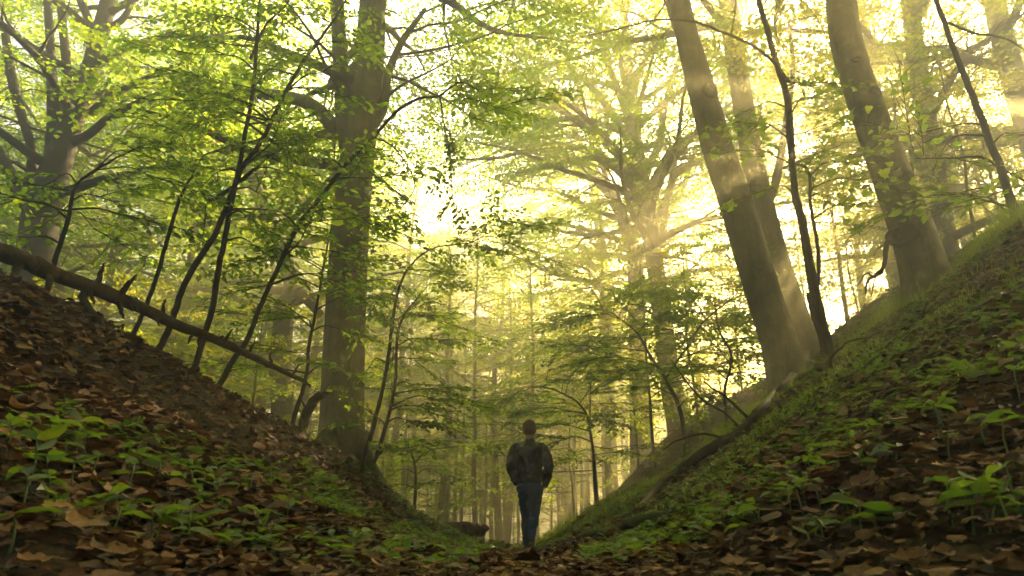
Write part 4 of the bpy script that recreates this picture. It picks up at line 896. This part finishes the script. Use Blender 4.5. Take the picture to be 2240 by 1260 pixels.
patch(40, 400, 900, 1010, 1230, 'small green seedling in the patch below the big beech', 'seedlings below the big beech', (.032, .055))
patch(46, 1350, 1800, 900, 1220, 'small green seedling on the lower right bank', 'seedlings on the lower right bank', (.032, .055))
patch(34, 1780, 2240, 700, 1220, 'green seedling among dark leaves, upper right bank', 'seedlings on the upper right bank', (.035, .06))
# everything smaller that grows between: one mass
b = MB(); recs = []
def cover(n, y0, y1, cond, size, h):
    x, y = scatter(n * 3, y0, y1, 1.7); m = cond(x / y, y); x, y = x[m][:n], y[m][:n]; z = zground(x, y)
    for i in range(len(x)):
        _, r = seedling_rec(np.array((x[i], y[i], z[i])), None, rng.uniform(.4, 1) * h, rng.integers(2, 6), rng.uniform(*size), rng); recs.append(r)
def lowfreq(x, y): return np.sin(x * 2.1 + 1) * np.sin(y * 1.3) + .6 * np.sin(x * 4.3 - y * 2.2)
cover(1300, 1.4, 5, lambda t, y: (t < -.05) & (lowfreq(t * y, y) > -.4) & (zground(t * y, y) < .72), (.026, .045), .06)
cover(1900, 4.0, 9.5, lambda t, y: (t < -.03) & (t > -.30) & (lowfreq(t * y, y) > -.1), (.035, .06), .08)
cover(9500, 1.8, 10, lambda t, y: (t > .1) & (lowfreq(t * y, y) > -.5), (.024, .042), .06)
cover(1400, 6, 13, lambda t, y: (t > -.16) & (t < .4), (.04, .06), .07)
cover(300, 3, 8, lambda t, y: (t > .38), (.03, .05), .07)
rec_ = np.concatenate(recs); cb = MB(); cb.add(*leaf_geo(rec_[rec_[:, 1] < 4.2], TPL_NEAR, rng)); cb.add(*leaf_geo(rec_[rec_[:, 1] >= 4.2], TPL_FAR, rng))
tag(cb.build('ground_cover', M['seedling'], None, False), 'low green seedlings and herbs scattered over the banks', None, None, 'stuff')

# ------------------------------------------------------------------ grass on the right bank
rng = np.random.default_rng(62)
def tufts(line, width, n, h):
    """Grass blades round a line of pixels with their distances."""
    q = np.array([P(*c)[:2] for c in line]); s = smooth_path(q, 200); i = rng.integers(0, 200, n // 9); c = s[i] + rng.normal(0, width, (len(i), 2))
    c = np.repeat(c, 9, 0) + rng.normal(0, .035, (len(c) * 9, 2)); z = zground(c[:, 0], c[:, 1]); a = rng.uniform(0, 6.28, len(c)); patch_ = np.clip(.62 + .5 * np.sin(c[:, 0] * 3.7 + 1) * np.sin(c[:, 1] * 3.1) + .25 * np.sin(c[:, 0] * 9 + c[:, 1] * 7), .22, 1.25); L = rng.uniform(.5, 1.15, len(c)) * h * patch_; lean = rng.uniform(.15, .75, len(c)); w = rng.uniform(.0022, .0042, len(c)) * (1 + .12 * c[:, 1])
    dx, dy = np.cos(a), np.sin(a); V = []
    for k, u in enumerate((0, .35, .7, 1)):
        off = lean * L * u ** 2; hh = L * (u - .28 * lean * u ** 2); ww = w * (1 - u * .93)
        for sg in (-1, 1): V.append(np.stack([c[:, 0] + dx * off - dy * ww * sg, c[:, 1] + dy * off + dx * ww * sg, z + hh - .02], -1))
    V = np.stack(V, 1); base = np.arange(len(c))[:, None, None] * 8; f = np.array([(0, 1, 3, 2), (2, 3, 5, 4), (4, 5, 7, 6)])
    GR.add(V.reshape(-1, 3), [(f[None] + base).reshape(-1, 4)])
GR = MB()
tufts([(1990, 660, 7.0), (2060, 640, 6.6), (2110, 600, 6.3), (2180, 560, 5.6), (2240, 520, 5.0)], .25, 4200, .26)
tufts([(1800, 775, 7.4), (1860, 740, 7.4), (1920, 700, 7.4), (1990, 660, 7.2)], .22, 3200, .20)
tufts([(1640, 920, 6.4), (1690, 880, 6.6), (1760, 840, 6.8), (1830, 790, 6.8)], .22, 3000, .17)
tufts([(1190, 1170, 11.5), (1260, 1135, 10.8), (1330, 1105, 10.2), (1400, 1085, 9.2), (1470, 1055, 8.2), (1560, 985, 7.0), (1620, 940, 6.6)], .30, 8500, .18)
tufts([(1700, 970, 4.6), (1800, 900, 4.6), (1900, 820, 4.8), (2040, 740, 4.6)], .5, 2200, .14)
tufts([(1600, 1060, 4.0), (1750, 960, 4.0), (1950, 820, 3.8), (2150, 680, 3.6)], .7, 1500, .11)
tufts([(880, 1130, 9.5), (980, 1165, 10.2), (1060, 1185, 10.8)], .3, 1200, .10)
tufts([(520, 890, 7.0), (600, 935, 7.4)], .12, 160, .22)
tag(GR.build('grass', M['grass'], None, False), 'fine bright green grass fringing the right bank', None, None, 'stuff')
# ------------------------------------------------------------------ the walker
DG = None
def remesh(mb, voxel, smooth=6, disp=None):
    """Unite overlapping closed shapes into one continuous skin."""
    me = mb.mesh('tmp'); o = bpy.data.objects.new('tmp', me); COL.objects.link(o)
    r = o.modifiers.new('r', 'REMESH'); r.mode = 'VOXEL'; r.voxel_size = voxel; r.use_smooth_shade = True
    s = o.modifiers.new('s', 'SMOOTH'); s.iterations = smooth; s.factor = .5
    if disp:
        t = bpy.data.textures.new('folds', 'CLOUDS'); t.noise_scale = disp[1]; t.noise_depth = 1
        dm = o.modifiers.new('d', 'DISPLACE'); dm.texture = t; dm.strength = disp[0]; dm.mid_level = .5
    bpy.context.view_layer.update(); dg = bpy.context.evaluated_depsgraph_get()
    out = bpy.data.meshes.new_from_object(o.evaluated_get(dg)); bpy.data.objects.remove(o); return out
def oval(mb, secs, sides=20):
    """Loft of horizontal ellipses (x, y, z, rx, ry)."""
    s = smooth_path(np.array(secs, float), 5 * len(secs)); a = np.arange(sides) / sides * 2 * math.pi
    V = np.stack([s[:, 0, None] + s[:, 3, None] * np.cos(a), s[:, 1, None] + s[:, 4, None] * np.sin(a), np.repeat(s[:, 2, None], sides, 1)], -1); n = len(s)
    i = np.arange(n - 1)[:, None] * sides; j = np.arange(sides)[None]; k = (j + 1) % sides
    Q = np.stack([i + j, i + k, i + sides + k, i + sides + j], -1).reshape(-1, 4)
    if s[0, 2] > s[-1, 2]: Q = Q[:, ::-1]
    c0, c1 = n * sides, n * sides + 1; j = np.arange(sides); k = (j + 1) % sides
    cap = np.concatenate([np.stack([np.full(sides, c0), k, j], 1), np.stack([np.full(sides, c1), (n - 1) * sides + j, (n - 1) * sides + k], 1)])
    if s[0, 2] > s[-1, 2]: cap = cap[:, ::-1]
    mb.add(np.concatenate([V.reshape(-1, 3), s[[0, -1], :3]]), [Q, cap])
def limb(mb, pts, sides=16):
    s = smooth_path(np.array(pts, float), 7 * len(pts)); mb.tube(s[:, :3], s[:, 3], sides)
def ball(mb, c, r, n=12):
    z = np.cos(np.linspace(.02, math.pi - .02, n)); oval_secs = [(c[0], c[1], c[2] - r[2] * q, r[0] * math.sqrt(max(0, 1 - q * q)), r[1] * math.sqrt(max(0, 1 - q * q))) for q in z]
    oval(mb, oval_secs, 18)
HIPL, HIPR = (-.10, 0, .93), (.11, -.01, .93)
KNL, KNR = (-.075, .15, .53), (.065, .03, .49)
ANL, ANR = (-.055, .28, .10), (.015, -.20, .17)
SHL, SHR = (-.195, -.02, 1.44), (.195, -.02, 1.44)
ELL, ELR = (-.275, -.09, 1.18), (.285, -.10, 1.17)
WRL, WRR = (-.215, .05, .985), (.235, .04, .955)
PX, PY = P(1160, 1199, 10.5)[:2]
PZ = float(zground([PX], [PY])[0]) - .005
walker = empty('person', (PX, PY, PZ)); walker.rotation_euler = (0, 0, math.radians(-3))
tag(walker, 'person walking away along the path in black leather jacket and blue jeans, hands in pockets', 'person')
def body():
    b = MB()
    ball(b, (.0, .03, 1.725), (.09, .106, .128), 14)                     # skull
    oval(b, [(0, .05, 1.60, .05, .06), (0, .06, 1.64, .058, .068), (0, .055, 1.70, .07, .08)])  # jaw
    limb(b, [(0, .125, 1.73, .012), (0, .142, 1.70, .017), (0, .135, 1.685, .014)], 8)         # nose
    for s in (-1, 1): ball(b, (s * .09, .025, 1.70), (.012, .022, .034), 8)                  # ears
    oval(b, [(0, -.01, 1.50, .085, .075), (0, .0, 1.56, .066, .066), (0, .015, 1.63, .066, .07)])
    oval(b, [(0, 0, .90, .14, .10), (0, 0, 1.05, .135, .10), (0, -.01, 1.25, .15, .105), (0, -.015, 1.42, .165, .10), (0, -.015, 1.50, .12, .08)])
    for sh, el, wr, sg in ((SHL, ELL, WRL, -1), (SHR, ELR, WRR, 1)):
        limb(b, [(*sh, .055), (*[(p + q) / 2 for p, q in zip(sh, el)], .047), (*el, .042), (*[(p + q) / 2 for p, q in zip(el, wr)], .04), (*wr, .03)], 12)
        w = np.array(wr); f = unit(np.array((-sg * .75, .25, -.75))); side = np.array((0, 1.0, .3)); palm = w + f * .06
        limb(b, [(*w, .028), (*palm, .033), (*(w + f * .10), .028)], 10)
        for k in range(4):
            r0 = w + f * .09 + unit(side) * (.030 - .02 * k); ln = (.070, .078, .073, .058)[k]; r1 = r0 + f * ln * .5; r2 = r1 + unit(f + np.array((-sg * .5, 0, 0))) * ln * .5
            limb(b, [(*r0, .0095), (*r1, .009), (*r2, .0075)], 7)
        t0 = w + f * .035 + unit(side) * .03; t1 = t0 + unit(f + unit(side) * .8) * .035; t2 = t1 + unit(f + np.array((-sg * .3, 0, 0))) * .03
        limb(b, [(*t0, .012), (*t1, .0105), (*t2, .0085)], 7)
    for h, k, a in ((HIPL, KNL, ANL), (HIPR, KNR, ANR)): limb(b, [(*h, .085), (*k, .052), (*a, .036)], 12)
    return remesh(b, .010, 3)
bm = body(); bm.materials.append(M['skin']); link('body', bm, None, walker)
def jacket():
    b = MB()
    oval(b, [(0, 0, .955, .165, .125), (0, -.005, 1.0, .178, .135), (0, -.01, 1.10, .19, .135), (0, -.02, 1.25, .205, .138), (0, -.025, 1.38, .205, .138), (0, -.02, 1.455, .222, .122), (0, -.01, 1.51, .16, .098), (0, 0, 1.55, .08, .08)], 28)
    for sh, el, wr, sg in ((SHL, ELL, WRL, -1), (SHR, ELR, WRR, 1)):
        limb(b, [(sh[0] - sg * .09, sh[1], sh[2] + .01, .07), (*sh, .078), (*[(p + q) / 2 + (sg * .016 if i == 0 else 0) for i, (p, q) in enumerate(zip(sh, el))], .080), (*el, .076), (*[(p + q) / 2 for p, q in zip(el, wr)], .070), (*wr, .054)], 18)
    oval(b, [(0, -.005, 1.53, .085, .08), (0, .005, 1.57, .074, .074), (0, .01, 1.595, .07, .072)], 20)
    return remesh(b, .011, 3, (.040, .075))
jm = jacket(); jm.materials.append(M['leather']); JK = link('jacket', jm, None, walker)
b = MB(); oval(b, [(0, 0, .925, .165, .128), (0, 0, .95, .174, .136), (0, 0, .985, .176, .138)], 28); hm = remesh(b, .009, 2, (.01, .03)); hm.materials.append(M['knit']); link('waistband', hm, None, JK)
for s, wr, el in ((-1, WRL, ELL), (1, WRR, ELR)):
    w = np.array(wr); d = unit(w - np.array(el)); b = MB(); b.tube(np.array([w - d * .015, w + d * .005, w + d * .04, w + d * .07]), [.049, .054, .052, .044], 16); b.build('cuff', M['knit'], JK)
def jeans():
    b = MB()
    oval(b, [(0, 0, .80, .155, .12), (0, -.01, .88, .17, .135), (0, 0, .96, .165, .125)], 24)
    for h, k, a, sg in ((HIPL, KNL, ANL, -1), (HIPR, KNR, ANR, 1)):
        limb(b, [(h[0], h[1], h[2] - .02, .10), (*[p * .6 + q * .4 for p, q in zip(h, k)], .092), (k[0], k[1], k[2], .070), (*[p * .5 + q * .5 for p, q in zip(k, a)], .066), (a[0], a[1], a[2] + .03, .064), (a[0], a[1] - .005, a[2] - .035, .066)], 18)
    return remesh(b, .012, 3, (.034, .06))
jn = jeans(); jn.materials.append(M['denim']); link('jeans', jn, None, walker)
for a, pitch in ((ANL, .0), (ANR, -.55)):
    b = MB(); s = MB(); c, q = math.cos(pitch), math.sin(pitch)
    def sh(y, z): return (a[0], a[1] + y * c - z * q, a[2] + y * q + z * c)
    limb(b, [(*sh(-.045, -.02), .038), (*sh(-.03, -.045), .044), (*sh(.05, -.05), .045), (*sh(.12, -.06), .042), (*sh(.175, -.065), .03)], 14)
    m = remesh(b, .009, 3); m.materials.append(M['shoe']); so = link('shoe', m, None, walker)
    V = []
    for z in (-.102, -.082):
        for k in range(20):
            t = k / 20 * 2 * math.pi; V.append(sh(.06 + .128 * math.cos(t), z)); V[-1] = (a[0] + .044 * math.sin(t) * (1 + .12 * math.cos(t)), V[-1][1], V[-1][2])
    k = np.arange(20); F = [np.stack([k, (k + 1) % 20, 20 + (k + 1) % 20, 20 + k], -1)]; V += [sh(.06, -.102), sh(.06, -.082)]
    F.append(np.concatenate([np.stack([np.full(20, 40), (k + 1) % 20, k], -1), np.stack([np.full(20, 41), 20 + k, 20 + (k + 1) % 20], -1)]))
    s.add(V, F); s.build('sole', M['sole'], so)
def hair():
    b = MB(); ball(b, (0, .015, 1.748), (.103, .116, .124), 14); oval(b, [(0, -.05, 1.635, .065, .04), (0, -.045, 1.68, .088, .066), (0, -.02, 1.73, .096, .09)])
    m = remesh(b, .008, 3, (.014, .02))
    return m
# head and hair a little fuller
hr = hair(); hr.materials.append(M['hair']); HA = link('hair', hr, None, walker)
rng = np.random.default_rng(71); b = MB()
for k in range(900):                                                          # short locks
    a = rng.uniform(0, 6.28); e = rng.uniform(-.55, 1.5); n = np.array((math.cos(a) * math.cos(e), math.sin(a) * math.cos(e), math.sin(e)))
    if n[1] > .35 and n[2] < .45: continue
    p = np.array((0, .012, 1.742)) + n * (.098, .112, .118); d = unit(n * .6 + np.array((0, 0, -.5)) + rng.normal(0, .3, 3)); b.tube(np.array([p, p + d * .012, p + d * .022 - (0, 0, .004)]), [.0022, .0018, .0006], 3)
b.build('lock', M['hair'], HA)

# ------------------------------------------------------------------ small groups: say which one, counted across the picture
ORD = ['first', 'second', 'third', 'fourth', 'fifth', 'sixth', 'seventh', 'eighth', 'ninth', 'tenth', 'eleventh', 'twelfth', 'thirteenth', 'fourteenth']
WHAT = {'leafy trees behind the left bank': 'the broad leafy beeches in the haze behind the left bank', 'golden trees beyond the right bank': 'the broad golden beeches beyond the right bank',
        'misty trees at the end of the hollow': 'the broad misty beeches at the end of the hollow', 'young beeches right of the walker': 'the young beeches massed right of the walker',
        'young beeches left of the walker': 'the small beeches between big trunk and walker', 'young beeches behind the left bank': 'the young beeches filling the gap behind the left bank',
        'young beeches on the right crest': 'the young golden beeches on the right crest', 'thin trees beyond the right bank': 'the thin golden-leaved trees beyond the right bank',
        'dead twigs on the right bank': 'the thin dead twigs lying on the right bank'}
for g, phrase in WHAT.items():
    obs = sorted([o for o in COL.objects if o.get('group') == g], key=lambda o: o.location.x / max(o.location.y, .1))
    for i, o in enumerate(obs):
        if i < len(ORD): o['label'] = ORD[i] + ' from the left of ' + phrase
